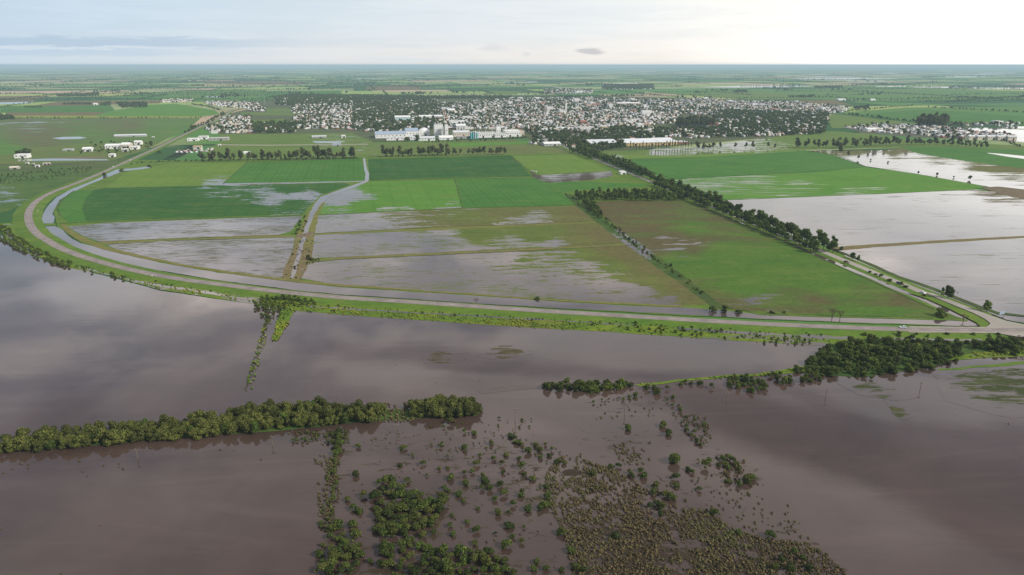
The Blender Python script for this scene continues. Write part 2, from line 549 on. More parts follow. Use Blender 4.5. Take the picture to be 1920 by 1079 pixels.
# ================================================================== THE SETTING
def build_ground():
    RAD = 62000.0
    me = bpy.data.meshes.new('ground')
    V = [(0, 0, 0)]; Fc = []
    rings = [400, 1200, 3000, 8000, 20000, RAD]; n = 72
    for r in rings:
        for k in range(n):
            V.append((r * math.cos(2 * math.pi * k / n), r * math.sin(2 * math.pi * k / n), 0))
    for k in range(n):
        Fc.append((0, 1 + k, 1 + (k + 1) % n))
        for i in range(len(rings) - 1):
            a = 1 + i * n
            Fc.append((a + k, a + n + k, a + n + (k + 1) % n, a + (k + 1) % n))
    me.from_pydata(V, [], Fc)
    me.materials.append(M['far'])
    o = link('ground', me)
    tag(o, kind='structure')


build_ground()

# ---- far and middle left
sheet('grass_field', [(-260, 216), (20, 222), (377, 221.5), (360, 236), (333, 250), (290, 273), (200, 296), (-300, 310)], 'meadow',
      {'wet': [(0, 232, .42), (20, 240, .40), (60, 232, .42), (95, 231, .36), (130, 258, .2), (200, 240, .05), (300, 240, 0), (100, 285, 0), (10, 262, .1)],
       'dry': [(85, 262, .75), (60, 263, .7), (160, 262, .45), (240, 232, .65), (300, 240, .4), (20, 290, .05), (200, 290, .35)]}, 1.5)
sheet('yellow_field', [(14, 217), (378, 217), (376, 221), (22, 221.5)], 'yellowfield', None, 1)
sheet('grass_field', [(0, 199), (205, 196), (216, 207), (195, 211.5), (0, 212)], 'mgreen', None, 1)
sheet('brown_field', [(12, 211.5), (200, 211), (178, 217), (14, 217)], 'brownfield', None, 1)
sheet('crop_field', [(200, 212), (216, 207), (276, 197), (330, 195), (402, 207), (412, 214), (378, 218.5), (180, 218)], 'bgreen', None, 1)
sheet('brown_field', [(60, 199), (115, 190), (300, 189), (300, 194), (120, 199)], 'brownfield', None, 1)
sheet('brown_field', [(-120, 182), (100, 180), (60, 187), (-140, 188)], 'brownfield', None, 1)
sheet('brown_field', [(-120, 189), (70, 188), (60, 191), (-140, 194)], 'brownfield', None, 1)
sheet('flood_pond', [(-60, 194), (62, 191), (58, 194), (-60, 198)], 'pond', None, 2)
sheet('brown_field', [(392, 152), (580, 154), (560, 159.5), (380, 157)], 'brownfield', None, 1)
sheet('brown_field', [(688, 161.5), (790, 162), (786, 168.5), (686, 168.5)], 'brownfield', None, 1)
sheet('grass_field', [(185, 183), (420, 172), (640, 170), (640, 186), (330, 187)], 'mgreen', None, 1)
sheet('grass_field', [(290, 187), (340, 170), (500, 169), (480, 186)], 'meadow', None, 1)
sheet('pond', [(97, 259.5), (118, 257), (150, 256.6), (163, 258.5), (150, 261), (115, 261.7)], 'pond', None, 1.2)
# scrub behind the bend
sheet('scrub_land', [(-300, 302), (60, 300), (180, 303), (205, 296), (245, 296), (205, 318), (150, 338), (95, 357), (50, 382), (0, 400), (-320, 420)], 'scrub',
      {'wet': [(20, 372, .40), (5, 360, .45), (50, 340, .15), (120, 330, .1), (40, 385, .4), (150, 303, .3), (0, 310, .1)],
       'dry': [(60, 305, .6), (150, 300, .6), (80, 345, .15), (30, 360, .1), (110, 330, .3)]}, 1.5)
sheet('farmyard', [(-60, 297), (30, 288), (60, 277), (200, 268), (300, 266), (262, 285), (215, 300), (120, 306), (0, 308)], 'olive', {'dry': .45}, 1.5)
sheet('flood_pond', [(35, 299.5), (100, 297.5), (200, 299), (205, 301), (120, 301.5), (70, 302), (30, 302.5)], 'pond', None, 1.4)
sheet('dirt_yard', [(95, 296), (205, 293.5), (205, 296), (150, 298), (95, 297)], 'dirt', None, 1)
# ---- between highway and town
sheet('meadow', [(410, 252), (640, 249), (690, 247), (700, 268), (960, 262), (1070, 280), (1085, 289), (950, 294), (640, 302), (380, 303), (390, 280), (420, 262)], 'olive',
      {'dry': [(600, 285, .3), (900, 275, .5), (1000, 278, .55), (500, 290, .25), (450, 258, .2), (800, 285, .4)], 'wet': [(620, 266, .42), (560, 262, .25), (500, 280, 0), (900, 285, 0)]}, 1.2)
sheet('crop_field', [(840, 268), (1010, 266), (1000, 269), (850, 276)], 'bgreen', None, 1)
sheet('dirt_track', [(415, 272.6), (500, 273.6), (620, 272), (690, 271.5), (690, 270), (620, 270.7), (500, 272), (415, 271)], 'gravel', None, .4)
sheet('pond', [(585, 265), (650, 265.5), (630, 269), (590, 268)], 'pond', None, 1)
# ---- town ground
sheet('town_ground', [(378, 191), (500, 190), (520, 183), (690, 180), (960, 181), (1120, 180), (1280, 184), (1500, 193), (1590, 205), (1560, 214), (1545, 252), (1400, 262), (1180, 282), (1090, 289), (1010, 271), (985, 258), (700, 266), (660, 250), (410, 252), (380, 242), (400, 232), (420, 216), (470, 204)], 'townland', {'dry': .38}, 1.5)
for q in ([(500, 204), (548, 203), (545, 210), (500, 210)], [(468, 226), (532, 223), (535, 231), (460, 233)], [(450, 211), (580, 211), (560, 217), (455, 216)], [(1160, 240), (1262, 238), (1262, 243), (1180, 243)],
          [(915, 171), (980, 172), (960, 178), (905, 177)]):
    sheet('town_meadow', q, 'olive', None, 1)
sheet('street', [(682, 213), (687, 213), (684.5, 187), (683, 187)], 'asphalt_pale', None, 0)
# right of the avenue, behind the crop
sheet('meadow', [(1100, 284), (1180, 283), (1300, 276), (1480, 254), (1560, 246), (1640, 252), (1700, 262), (1940, 275), (2100, 300), (1930, 283), (1700, 277), (1513, 281), (1280, 292), (1130, 291)], 'olive',
      {'wet': [(1230, 283, .62), (1280, 283, .5), (1380, 268, .65), (1350, 272, .5), (1480, 271, .45), (1200, 280, .1), (1500, 262, .05), (1600, 262, 0), (1700, 270, 0), (1430, 275, .5)],
       'dry': .2}, 1.2)
sheet('meadow', [(1545, 212), (1800, 240), (1760, 250), (1560, 240)], 'olive', {'dry': .2}, 1.2)
sheet('suburb_ground', [(1585, 240), (1680, 232), (1780, 237), (1960, 248), (1960, 270), (1840, 262), (1720, 258), (1620, 250)], 'townland', {'dry': .6, 'wet': [(1620, 245, 0), (1700, 245, 0), (1800, 243, .7), (1900, 250, .7), (1840, 240, .7), (1700, 256, 0), (1850, 258, .1)]}, 1)
sheet('flood_pond', [(1775, 238.5), (1850, 240), (1960, 246), (1960, 254), (1880, 250), (1830, 244), (1790, 241)], 'pond', None, 1.5)
sheet('flood_pond', [(1870, 237.5), (1960, 237), (1960, 243), (1890, 241)], 'pond', None, 1.5)
# ---- far right: fields and glints of floods
for q, m in (([(1560, 213), (1700, 202), (1960, 200), (1960, 214), (1850, 210), (1740, 219)], 'meadow'),
             ([(1600, 216), (1740, 205), (1960, 222), (1960, 236), (1790, 232), (1720, 229)], 'mgreen'),
             ([(1300, 170), (1640, 165), (1960, 172), (1960, 186), (1650, 190), (1500, 186)], 'meadow'),
             ([(1250, 176), (1420, 172), (1560, 186), (1400, 187)], 'olive'),
             ([(1400, 190), (1560, 188), (1600, 197), (1480, 196)], 'brownfield')):
    sheet('distant_field', q, m, {'dry': .15}, 2)
for q in ([(1310, 163.6), (1390, 161.2), (1480, 160.8), (1530, 162), (1480, 164), (1380, 164.6)], [(1490, 147.2), (1560, 146.2), (1700, 147), (1580, 149.4), (1500, 149)],
          [(1640, 162.5), (1700, 161.6), (1700, 163.2), (1650, 163.6)], [(1705, 162.7), (1800, 163), (1800, 165), (1715, 164)], [(1810, 164), (1990, 165), (1990, 168), (1820, 166.3)],
          [(1585, 152), (1660, 151.6), (1650, 152.8), (1590, 153)], [(1755, 144.2), (1830, 143.6), (1860, 144.5), (1780, 145.2)], [(940, 154), (1005, 153.4), (1010, 154.6), (950, 155)],
          [(385, 181.5), (425, 181), (420, 183), (390, 183)], [(1830, 137.3), (1900, 136.8), (1910, 138), (1840, 138.2)], [(1620, 138), (1690, 137.6), (1680, 138.6)], [(660, 148.5), (730, 148), (725, 149), (665, 149.4)],
          [(1010, 161), (1110, 170.5), (1118, 170), (1015, 160)]):
    sheet('flood_pond', q, 'pond' if q[0][0] != 1010 else 'gravel', None, 3)

rq = random.Random(99)
for k in range(30):      # thin sheets of standing water far out on the plain
    u = rq.uniform(1150, 1930) if k % 3 else rq.uniform(0, 1150)
    v = rq.uniform(131, 160) if k % 2 else rq.uniform(131, 146)
    L_ = rq.uniform(18, 90); t_ = rq.uniform(.35, .9) * (v - 118) / 30
    sheet('flood_pond', [(u, v), (u + L_ * .4, v - t_ * .6), (u + L_, v - t_ * .2), (u + L_ * .8, v + t_ * .5), (u + L_ * .3, v + t_ * .3)], 'pond', None, 3)

# ---- the inner block between highway bend and avenue
sheet('bank_grass', [(240, 300), (360, 301), (960, 289), (1090, 287), (1230, 350), (1330, 392), (1500, 456), (1640, 520), (1760, 575), (1830, 604), (1800, 612), (1600, 606), (1280, 592), (900, 570), (640, 552), (430, 528), (250, 495), (150, 455), (108, 425), (100, 395), (120, 368), (165, 340)], 'verge', {'dry': .3}, 1)
sheet('olive_field', [(199, 352), (243, 321), (283, 313), (337, 306.5), (463, 304.5), (417, 345.5), (383, 348)], 'lgreen',
      {'dry': [(230, 330, .05), (300, 335, .1), (440, 315, .1), (330, 312, .3), (380, 345, .35)], 'wet': [(395, 346, .55), (410, 345, .55), (300, 340, 0), (440, 310, 0), (360, 335, 0)]}, 1.1)
sheet('crop_field', [(464, 304.5), (678, 297.5), (687, 338), (640, 341), (419, 344)], 'mgreen', None, 1.1)
sheet('crop_field', [(113, 405), (108, 388), (118, 374), (140, 357.5), (177, 356), (199, 352.5), (383, 349), (470, 346.5), (645, 343), (656, 347), (600, 367), (582, 385), (567, 402), (333, 410), (200, 415), (130, 418)], 'dgreen',
      {'wet': [(400, 357, .44), (500, 365, .56), (520, 369, .6), (560, 369, .7), (580, 371, .68), (470, 368, .45), (300, 380, 0), (200, 370, 0), (150, 400, 0), (450, 400, .0), (570, 395, .4), (560, 380, .3), (620, 352, .1), (400, 400, 0), (540, 355, .15)], 'dry': .05}, .6)
sheet('crop_field', [(112, 404), (108, 388), (118, 374), (140, 357.5), (176, 356), (160, 374), (153, 392), (160, 411), (166, 416.5), (130, 418)], 'mgreen', None, .8)
sheet('flooded_track', [(395, 347.5), (420, 344), (560, 342.2), (690, 339.3), (692, 340.5), (560, 344.6), (415, 348)], 'levee', {'wet': .62, 'dry': .5}, .8)
# the far strip of crop right of the ditch
sheet('crop_field', [(690, 299), (957, 292), (998, 331), (693, 338)], 'dgreen', {'dry': .02}, .5)
sheet('crop_field', [(962, 292.5), (1074, 289.5), (1142, 320.5), (1023, 327), (990, 317)], 'lgreen', None, .6)
sheet('flooded_field', [(595, 401), (603, 371), (645, 356), (693, 341), (853, 337), (868, 390), (720, 396), (640, 401)], 'bgreen',
      {'wet': [(620, 370, .72), (640, 364, .62), (660, 366, .70), (690, 368, .55), (610, 392, .45), (630, 400, .5), (720, 394, .52), (770, 391, .5), (840, 390, .55), (700, 350, .12), (780, 345, .05), (720, 375, .25), (760, 372, .28), (800, 365, .02), (830, 350, 0), (780, 384, .1), (690, 385, .15)]}, 1.1)
sheet('crop_field', [(855, 337), (1000, 333.5), (1020, 341), (1110, 341), (1207, 345), (1216, 350), (1100, 356), (1053, 361), (1078, 384), (868, 390)], 'mgreen',
      {'wet': [(900, 340, 0), (940, 388, .30), (1060, 380, .2), (1100, 350, .0), (980, 360, 0)]}, 1.1)
sheet('muddy_yard', [(995, 321), (1006, 328), (1023, 328.5), (1145, 321.5), (1150, 330), (1108, 338), (1030, 343), (1012, 338), (998, 332)], 'mudyard',
      {'wet': [(1030, 331, .60), (1080, 328, .53), (1120, 327, .50), (1020, 340, .45), (1070, 337, .45), (1100, 333, .3), (1000, 325, .3)], 'dry': .9}, .8)
# the ploughed and flooded strips
sheet('flooded_stubble', [(128, 425), (200, 418.5), (333, 413.5), (567, 405.5), (545, 434), (520, 440.5), (333, 447), (183, 453), (150, 440)], 'stub',
      {'wet': [(170, 435, .72), (190, 428, .62), (290, 430, .74), (380, 420, .66), (480, 425, .80), (540, 415, .84), (300, 445, .82), (430, 440, .86), (190, 447, .8)]}, .8)
sheet('flooded_stubble', [(196, 458.5), (333, 450.5), (553, 445.5), (547, 477), (531, 524), (400, 507), (300, 490), (233, 473)], 'stub',
      {'wet': [(230, 462, .86), (300, 460, .8), (420, 470, .78), (500, 460, .84), (500, 505, .82), (350, 490, .78), (545, 450, .9)]}, .8)
sheet('levee', [(178, 453.5), (333, 447.5), (520, 441), (553, 442), (553, 444.5), (440, 447.5), (333, 450), (195, 458)], 'levee', {'dry': .45}, .5)
sheet('sodden_field', [(588, 404.5), (640, 402), (868, 391), (1083, 387), (1120, 415), (868, 424.5), (640, 435.5), (586, 438)], 'sodden',
      {'wet': [(600, 420, .9), (650, 415, .82), (700, 420, .72), (660, 430, .85), (740, 408, .5), (800, 400, .40), (800, 425, .40), (900, 410, .34), (960, 416, .52), (1000, 413, .60), (1020, 418, .5), (1060, 395, .32), (1090, 400, .2), (950, 398, .25), (760, 420, .5)],
       'dry': [(1090, 395, .8), (1040, 392, .65), (880, 405, .45), (960, 400, .55), (780, 405, .6), (1050, 412, .65), (650, 410, .2)]}, 1.1)
sheet('levee', [(585, 438.5), (640, 435.8), (868, 425), (1120, 415.3), (1123, 417.5), (868, 429.5), (640, 438.5), (586, 441)], 'levee', {'dry': .35}, .6)
sheet('sodden_field', [(584, 484.5), (588, 441.5), (640, 439), (868, 430), (1122, 418.5), (1174, 456), (1060, 463), (868, 471.5), (640, 482)], 'sodden',
      {'wet': [(620, 460, .95), (700, 460, .92), (760, 462, .86), (820, 440, .6), (860, 465, .68), (920, 455, .45), (960, 455, .58), (940, 460, .55), (1040, 461, .60), (900, 440, .2), (1000, 435, .1), (1100, 450, .22), (1130, 430, .08), (720, 445, .78), (780, 437, .55)],
       'dry': [(1130, 440, .85), (1120, 425, .7), (1000, 440, .2), (900, 440, .2), (1090, 455, .6), (960, 450, .25)]}, 1.1)
sheet('levee', [(566, 490), (640, 482.3), (868, 472), (1060, 463.5), (1178, 457), (1185, 460), (1060, 466.5), (868, 476), (640, 486.5), (566, 493)], 'levee', {'dry': .5}, .6)
sheet('flooded_field', [(566, 522), (580, 493), (640, 487), (868, 476.5), (1060, 467), (1187, 460.5), (1230, 490), (1334, 570), (1280, 574.5), (1120, 566), (907, 553), (773, 544), (640, 536)], 'sodden',
      {'wet': [(600, 505, 1), (700, 500, 1), (720, 530, 1), (820, 492, .66), (840, 495, .62), (850, 480, .72), (880, 520, .93), (940, 500, .58), (980, 495, .52), (1000, 520, .64), (1040, 505, .56), (1060, 485, .50), (1100, 500, .55), (1120, 530, .62), (1150, 540, .62), (1040, 545, .95), (940, 545, 1), (1200, 550, .75), (1260, 565, .7), (1240, 555, .5), (1180, 520, .42), (1220, 525, .18), (1150, 480, .22), (1190, 480, .06), (1270, 540, .08), (1300, 560, .1), (1110, 475, .35), (1000, 475, .5), (900, 480, .7)],
       'dry': [(1200, 480, .85), (1240, 500, .75), (1180, 470, .8), (1150, 500, .3), (1050, 490, .2), (1280, 545, .7), (1220, 540, .4), (900, 500, .2)]}, .6, grid=40)
# pasture triangle
sheet('pasture', [(1108, 379), (1180, 376), (1284, 376), (1400, 423), (1540, 484), (1640, 529), (1752, 580), (1813, 600), (1740, 596.5), (1600, 592), (1440, 588), (1345, 577), (1230, 490), (1190, 455), (1135, 410)], 'pasture',
      {'dry': [(1130, 385, .95), (1180, 395, .85), (1230, 385, .65), (1200, 415, .65), (1260, 450, 1.0), (1300, 458, .85), (1240, 462, 1.0), (1330, 410, .65), (1400, 440, .45), (1300, 430, .35), (1350, 480, .0), (1450, 490, .05), (1400, 540, .15), (1550, 530, .1), (1530, 570, .7), (1480, 575, .55), (1640, 545, .45), (1690, 560, .7), (1660, 580, .4), (1380, 575, .7), (1340, 560, .75), (1300, 500, .3), (1270, 480, .35), (1600, 580, .35)],
       'wet': [(1270, 453, .42), (1295, 455, .40), (1238, 378, .3), (1400, 565, .44), (1440, 565, .46), (1460, 566, .42), (1400, 500, 0), (1550, 540, 0), (1200, 400, 0), (1300, 430, 0), (1340, 540, .12), (1480, 540, 0), (1700, 570, 0), (1370, 550, .36)]}, .7, grid=36)
# ditch corridor in the middle of the block
sheet('ditch_bank', [(603, 370), (652, 353), (688, 340), (694, 341), (645, 358), (612, 372), (597, 404), (590, 440), (584, 485), (566, 523), (560, 531), (526, 525), (534, 500), (549, 470), (556, 440), (575, 404), (590, 380)], 'levee',
      {'dry': [(555, 500, .85), (560, 470, .75), (590, 460, .5), (570, 430, .25), (580, 410, .2), (540, 520, .7)], 'wet': [(560, 500, .35), (570, 520, .3), (575, 440, .25), (590, 400, .3)]}, 1.2)
sheet('ditch_water', [(681, 297), (684.5, 297), (687, 312), (691.5, 325), (692, 340), (660, 353.5), (618, 368.5), (600, 385), (589, 403), (578, 432), (569, 460), (556, 508), (549, 523), (544, 522), (553, 490), (563, 455), (570, 430), (580, 403), (589, 383), (600, 370), (640, 355), (684, 340), (685, 326), (682, 312)], 'canal', None, .8)
sheet('culvert_track', [(556, 445), (580, 444), (590, 438), (588, 434), (556, 441)], 'dirt', {'dry': .5}, .4)
# diagonal hedge bank
sheet('hedge_bank', [(1056, 362), (1075, 367), (1112, 398), (1150, 424), (1200, 456), (1240, 486), (1290, 524), (1350, 570), (1395, 584), (1340, 578), (1316, 562), (1262, 522), (1215, 490), (1170, 456), (1120, 418), (1080, 386)], 'hedgebank',
      {'wet': [(1180, 446, .52), (1200, 456, .6), (1190, 450, .52), (1120, 410, .1), (1260, 505, .2), (1320, 550, .35), (1090, 380, 0), (1340, 562, .3)], 'dry': [(1100, 390, .1), (1250, 510, .3), (1330, 560, .5), (1290, 535, .4)]}, .9)

# ---- right side beyond the avenue
sheet('crop_field', [(1140, 290.5), (1280, 292), (1493, 280), (1513, 282), (1520, 287), (1290, 296), (1165, 299)], 'lgreen', {'wet': [(1150, 297, .5), (1440, 284, .4), (1300, 290, .05), (1200, 294, .15)]}, .8)
sheet('crop_field', [(1165, 299.5), (1290, 296.5), (1510, 283), (1560, 290), (1622, 313), (1540, 322), (1300, 334), (1262, 337)], 'mgreen', {'dry': .05}, .8)
sheet('flooded_field', [(1262, 337.5), (1300, 334.5), (1540, 322.5), (1622, 313.5), (1700, 323), (1850, 350), (1820, 356), (1640, 364), (1440, 372), (1362, 375), (1300, 352)], 'sgreen',
      {'wet': [(1300, 340, .50), (1340, 338, .50), (1290, 349, .54), (1350, 347, .53), (1420, 344, .52), (1500, 342, .50), (1340, 360, .47), (1400, 357, .46), (1460, 362, .45), (1520, 350, .40), (1600, 360, .49), (1640, 361, .52), (1700, 355, .36), (1760, 340, .05), (1600, 330, .02), (1500, 330, .08), (1680, 330, 0), (1550, 338, .3), (1440, 368, .42), (1800, 352, .1), (1380, 372, .40)]}, .7, grid=34)
sheet('streaked_flood', [(1517, 283), (1648, 282.5), (1700, 277.5), (1960, 300), (1960, 360), (1900, 358), (1850, 350), (1740, 330), (1622, 312), (1560, 290)], 'streak',
      {'wet': [(1560, 290, .5), (1600, 300, .70), (1640, 300, .75), (1700, 315, .82), (1760, 325, .85), (1820, 335, .75), (1880, 350, .78), (1900, 330, .45), (1840, 310, .42), (1760, 300, .45), (1680, 288, .35), (1600, 285, .3), (1920, 345, .6), (1900, 315, .2), (1700, 296, .55), (1950, 340, .5)], 'dry': [(1600, 288, .3), (1850, 305, .3), (1700, 290, .4), (1900, 340, .5)]}, 1, grid=34)
sheet('crop_field', [(1690, 276.5), (1760, 276), (1930, 283), (2080, 300), (2080, 335), (1925, 317), (1800, 301), (1720, 288)], 'mgreen', {'dry': .05}, 1)
sheet('flood_pond', [(1845, 286.5), (1880, 289), (1960, 297), (2060, 303), (2060, 309), (1950, 302), (1895, 295)], 'pond', None, 2)
sheet('flooded_field', [(1357, 376), (1440, 372.5), (1640, 364.5), (1828, 356), (1960, 368), (2140, 400), (2200, 436), (1920, 443), (1700, 456), (1560, 465), (1480, 440), (1400, 402)], 'streak',
      {'wet': [(1400, 385, 1), (1500, 385, .98), (1460, 400, .9), (1540, 408, .82), (1600, 390, .95), (1600, 432, .70), (1640, 436, .70), (1560, 440, .9), (1700, 420, .92), (1800, 410, .92), (1720, 372, .78), (1780, 366, .62), (1850, 368, .52), (1900, 380, .58), (1820, 380, .75), (1900, 400, .8), (1900, 430, .9), (1860, 362, .45), (1960, 390, .6), (1650, 450, .95), (1700, 395, .92)], 'dry': [(1860, 362, .9), (1900, 372, .8), (1600, 434, .1), (1800, 366, .7)]}, .8, grid=40)
sheet('ploughed_patch', [(1838, 352), (1872, 350), (1960, 360), (1960, 376), (1900, 371)], 'brownfield', {'dry': .7, 'wet': .32}, .8)
sheet('flooded_field', [(1572, 470), (1700, 459.5), (1920, 446), (2220, 440), (2330, 620), (1960, 598), (1874, 589), (1840, 577), (1744, 540), (1690, 519), (1600, 481)], 'streak',
      {'wet': [(1640, 480, .96), (1720, 490, .9), (1800, 480, .80), (1860, 470, .86), (1740, 505, .78), (1780, 525, .82), (1840, 510, .84), (1900, 500, .82), (1850, 550, .92), (1900, 560, .96), (1760, 530, .92), (1700, 510, .96), (1900, 455, .85), (1960, 520, .85), (1920, 590, 1), (1690, 468, .8)], 'dry': [(1740, 505, .5), (1880, 470, .4)]}, .8, grid=40)
sheet('levee', [(1553, 464.5), (1620, 459.5), (1760, 451), (1920, 442.5), (2220, 430), (2220, 434), (1920, 446.5), (1760, 456), (1640, 464), (1580, 470)], 'levee', {'dry': .75}, .8)

# ---- dark ditches and grass balks between the fields
for pts_, wd_ in (([(112, 419), (200, 416.2), (333, 411.5), (567, 403.8)], 2.2), ([(595, 403), (640, 401.6), (720, 397), (868, 390.4), (1080, 385)], 2.0), ([(690, 338.6), (855, 336.6), (1000, 332.6)], 2.2), ([(690, 299), (957, 291.6), (1075, 288.8)], 2.2),
                  ([(957, 292), (1000, 328)], 1.8), ([(1357, 375.6), (1440, 372.2), (1640, 364.2), (1830, 355.6)], 2.2), ([(1262, 337.2), (1300, 334.3), (1540, 322.2), (1622, 313.2)], 1.2), ([(463, 304.5), (418, 345)], 1.4), ([(1565, 289), (1622, 312), (1700, 323), (1850, 350)], 1.6),
                  ([(853, 337), (867, 390)], 1.0), ([(113, 405), (107, 390), (118, 373), (140, 357)], 1.6), ([(240, 303.8), (463, 303.5), (680, 297)], 3), ([(588, 438), (640, 435.4), (868, 424.6), (1120, 415)], 1.0), ([(568, 493), (640, 486.6), (868, 476), (1185, 460)], .9), ([(1330, 573), (1440, 588.5), (1600, 592.5), (1750, 596.5)], 1.6),
                  ([(1284, 377), (1400, 423.5), (1540, 484.5), (1640, 529), (1752, 580)], 1.5), ([(180, 453), (333, 447.2), (520, 440.7)], .8), ([(196, 458.6), (333, 450.8), (553, 445.2)], .8)):
    zb = nextz()
    ribbon('field_ditch', px_line(pts_, zb, 4, 5.0, False), [(wd_ * .5, zb), (-wd_ * .5, zb)], 'hedgebank', {'dry': .35, 'wet': .12}, .7, seed=len(pts_))
# ---- foreground flood
sheet('flood_water', [(-700, 440), (0, 440), (30, 462), (90, 492), (140, 503), (200, 518), (300, 545), (420, 563), (560, 582), (640, 589), (940, 610), (1140, 622), (1280, 631), (1420, 640), (1560, 650), (1800, 650), (1920, 655), (2700, 680), (2700, 1500), (-700, 1500)], 'water', None, .8, z=.24, grid=2)

# ---- highway on its causeway
ROADZ = 1.5
road_px = [(478, 199.5), (460, 203), (440, 206), (428, 211), (423, 217), (405, 226), (383, 235), (353, 249), (300, 275), (256, 295), (213, 314.5), (175, 331), (140, 345), (100, 360), (72, 375), (58, 390), (53, 406), (57, 422), (68, 437), (87, 450), (117, 467), (167, 485), (233, 503), (300, 517), (367, 527.5), (433, 536), (500, 544.5), (567, 551.5), (640, 558), (740, 564.5), (840, 571), (940, 578), (1040, 584.5), (1140, 590.5), (1273, 598.5), (1413, 606.5), (1547, 612.5), (1680, 617), (1813, 618.5), (1920, 618.8), (2060, 618), (2300, 615)]
road_line = px_line(road_px, ROADZ, 8, 5.0)
NL = len(road_line)
smark = [proj(*road_line[i])[0] for i in range(NL)]


def widths(s):
    i = min(NL - 1, int(s * (NL - 1)))
    u, v = proj(*road_line[i])
    return u, v


def wi(s):     # inner verge edge
    u, v = widths(s)
    if v < 330: return 3.9 + 6
    if v < 440: return 3.9 + 9.5
    if u < 640: return 3.9 + 9.5 - 5.5 * max(0, (u - 90) / 550)
    return 3.9 + 4.2


def wo(s):     # outer verge edge
    u, v = widths(s)
    if v < 330: return 3.9 + 7
    if u < 300: return 3.9 + 11
    return 3.9 + 9


ribbon('grass_verge', road_line, [(lambda s: wi(s), .28), (lambda s: 3.9 + (wi(s) - 3.9) * .5, .95), (3.2, ROADZ - .03)], 'verge', {'dry': .12}, .7, seed=1)
ribbon('grass_verge', road_line, [(-3.2, ROADZ - .03), (lambda s: -3.9 - (wo(s) - 3.9) * .5, .95), (lambda s: -wo(s), .26)], 'verge', {'dry': .10}, .9, seed=2)
ribbon('road', road_line, [(-3.75, ROADZ), (3.75, ROADZ)], 'asphalt')
ribbon('gravel_shoulder', [p for p in road_line if proj(*p)[0] > 1690 and proj(*p)[1] > 590], [(-5.6, ROADZ - .012), (-3.7, ROADZ - .012)], 'gravel', None, .5)
ribbon('gravel_shoulder', [p for p in road_line if proj(*p)[0] > 1700 and proj(*p)[1] > 590], [(3.7, ROADZ - .012), (5.2, ROADZ - .012)], 'gravel', None, .4)
mk = MB()
acc = 0
ns = normals(road_line)
for i in range(0, NL - 1):
    a, b = road_line[i], road_line[i + 1]
    u, v = proj(*a)
    for off in ((-3.5, 3.5) if u > 1700 else ()):
        q0, q1 = a + ns[i] * off, b + ns[i + 1] * off
        h0, h1 = ns[i] * .07, ns[i + 1] * .07
        mk.quad((q0 - h0)[:2] + (ROADZ + .006,), (q1 - h1)[:2] + (ROADZ + .006,), (q1 + h1)[:2] + (ROADZ + .006,), (q0 + h0)[:2] + (ROADZ + .006,))
    if i % 3 == 0:
        t = a.lerp(b, .9)
        h = ns[i] * .09
        mk.quad((a - h)[:2] + (ROADZ + .006,), (t - h)[:2] + (ROADZ + .006,), (t + h)[:2] + (ROADZ + .006,), (a + h)[:2] + (ROADZ + .006,))
tag(mk.build('lane_markings', M['paint']), kind='structure')

# inner canal along the causeway
sheet('canal_water', [(232, 317), (216, 318), (190, 329), (160, 342), (128, 358), (105, 371), (88, 389), (80, 403), (77, 419), (101, 419.5), (102, 408), (98, 400), (103, 391), (112, 376), (135, 361), (165, 347), (195, 335), (232, 321), (262, 318), (283, 315), (282, 312), (250, 316)], 'canal', None, 1.0, z=.50)
sheet('canal_water', [(83, 423.5), (102, 423), (118, 432), (133, 447), (150, 456), (172, 461), (195, 466), (240, 478), (300, 493), (400, 510), (533, 527), (640, 539), (773, 547.5), (907, 556), (1040, 565.5), (1173, 573.5), (1280, 577.5), (1345, 581), (1420, 589), (1500, 591), (1600, 595.5), (1740, 599), (1813, 602.5), (1840, 611), (1815, 612), (1740, 609.5), (1680, 607.5), (1547, 603), (1413, 597.5), (1280, 590), (1173, 584), (1040, 577.5), (907, 570), (773, 561), (640, 552.5), (560, 545), (480, 535), (400, 524.5), (300, 508), (233, 494), (167, 475), (120, 455), (100, 440)], 'canal', None, 1.0, z=.50)
sheet('culvert', [(74, 419.5), (104, 419), (106, 423.5), (80, 424.5)], 'verge', None, .4, z=.74)
sheet('levee', [(112, 420), (122, 421), (140, 436), (165, 449), (200, 463), (260, 478), (333, 494), (430, 509), (533, 522.5), (545, 523), (640, 533.5), (773, 543), (907, 552), (1040, 561.5), (1173, 568), (1280, 573.5), (1280, 576), (1173, 571.5), (1040, 564), (907, 554.5), (773, 545.5), (640, 537.5), (533, 527), (430, 513), (333, 498), (250, 481), (195, 468.5), (150, 452), (125, 436)], 'levee', {'dry': .35}, .8, z=.62)
sheet('levee', [(1395, 582), (1500, 588), (1600, 591.5), (1740, 595.5), (1815, 600), (1813, 602.5), (1740, 599.5), (1600, 596), (1500, 593), (1420, 590)], 'verge', {'dry': .3}, .8, z=.62)
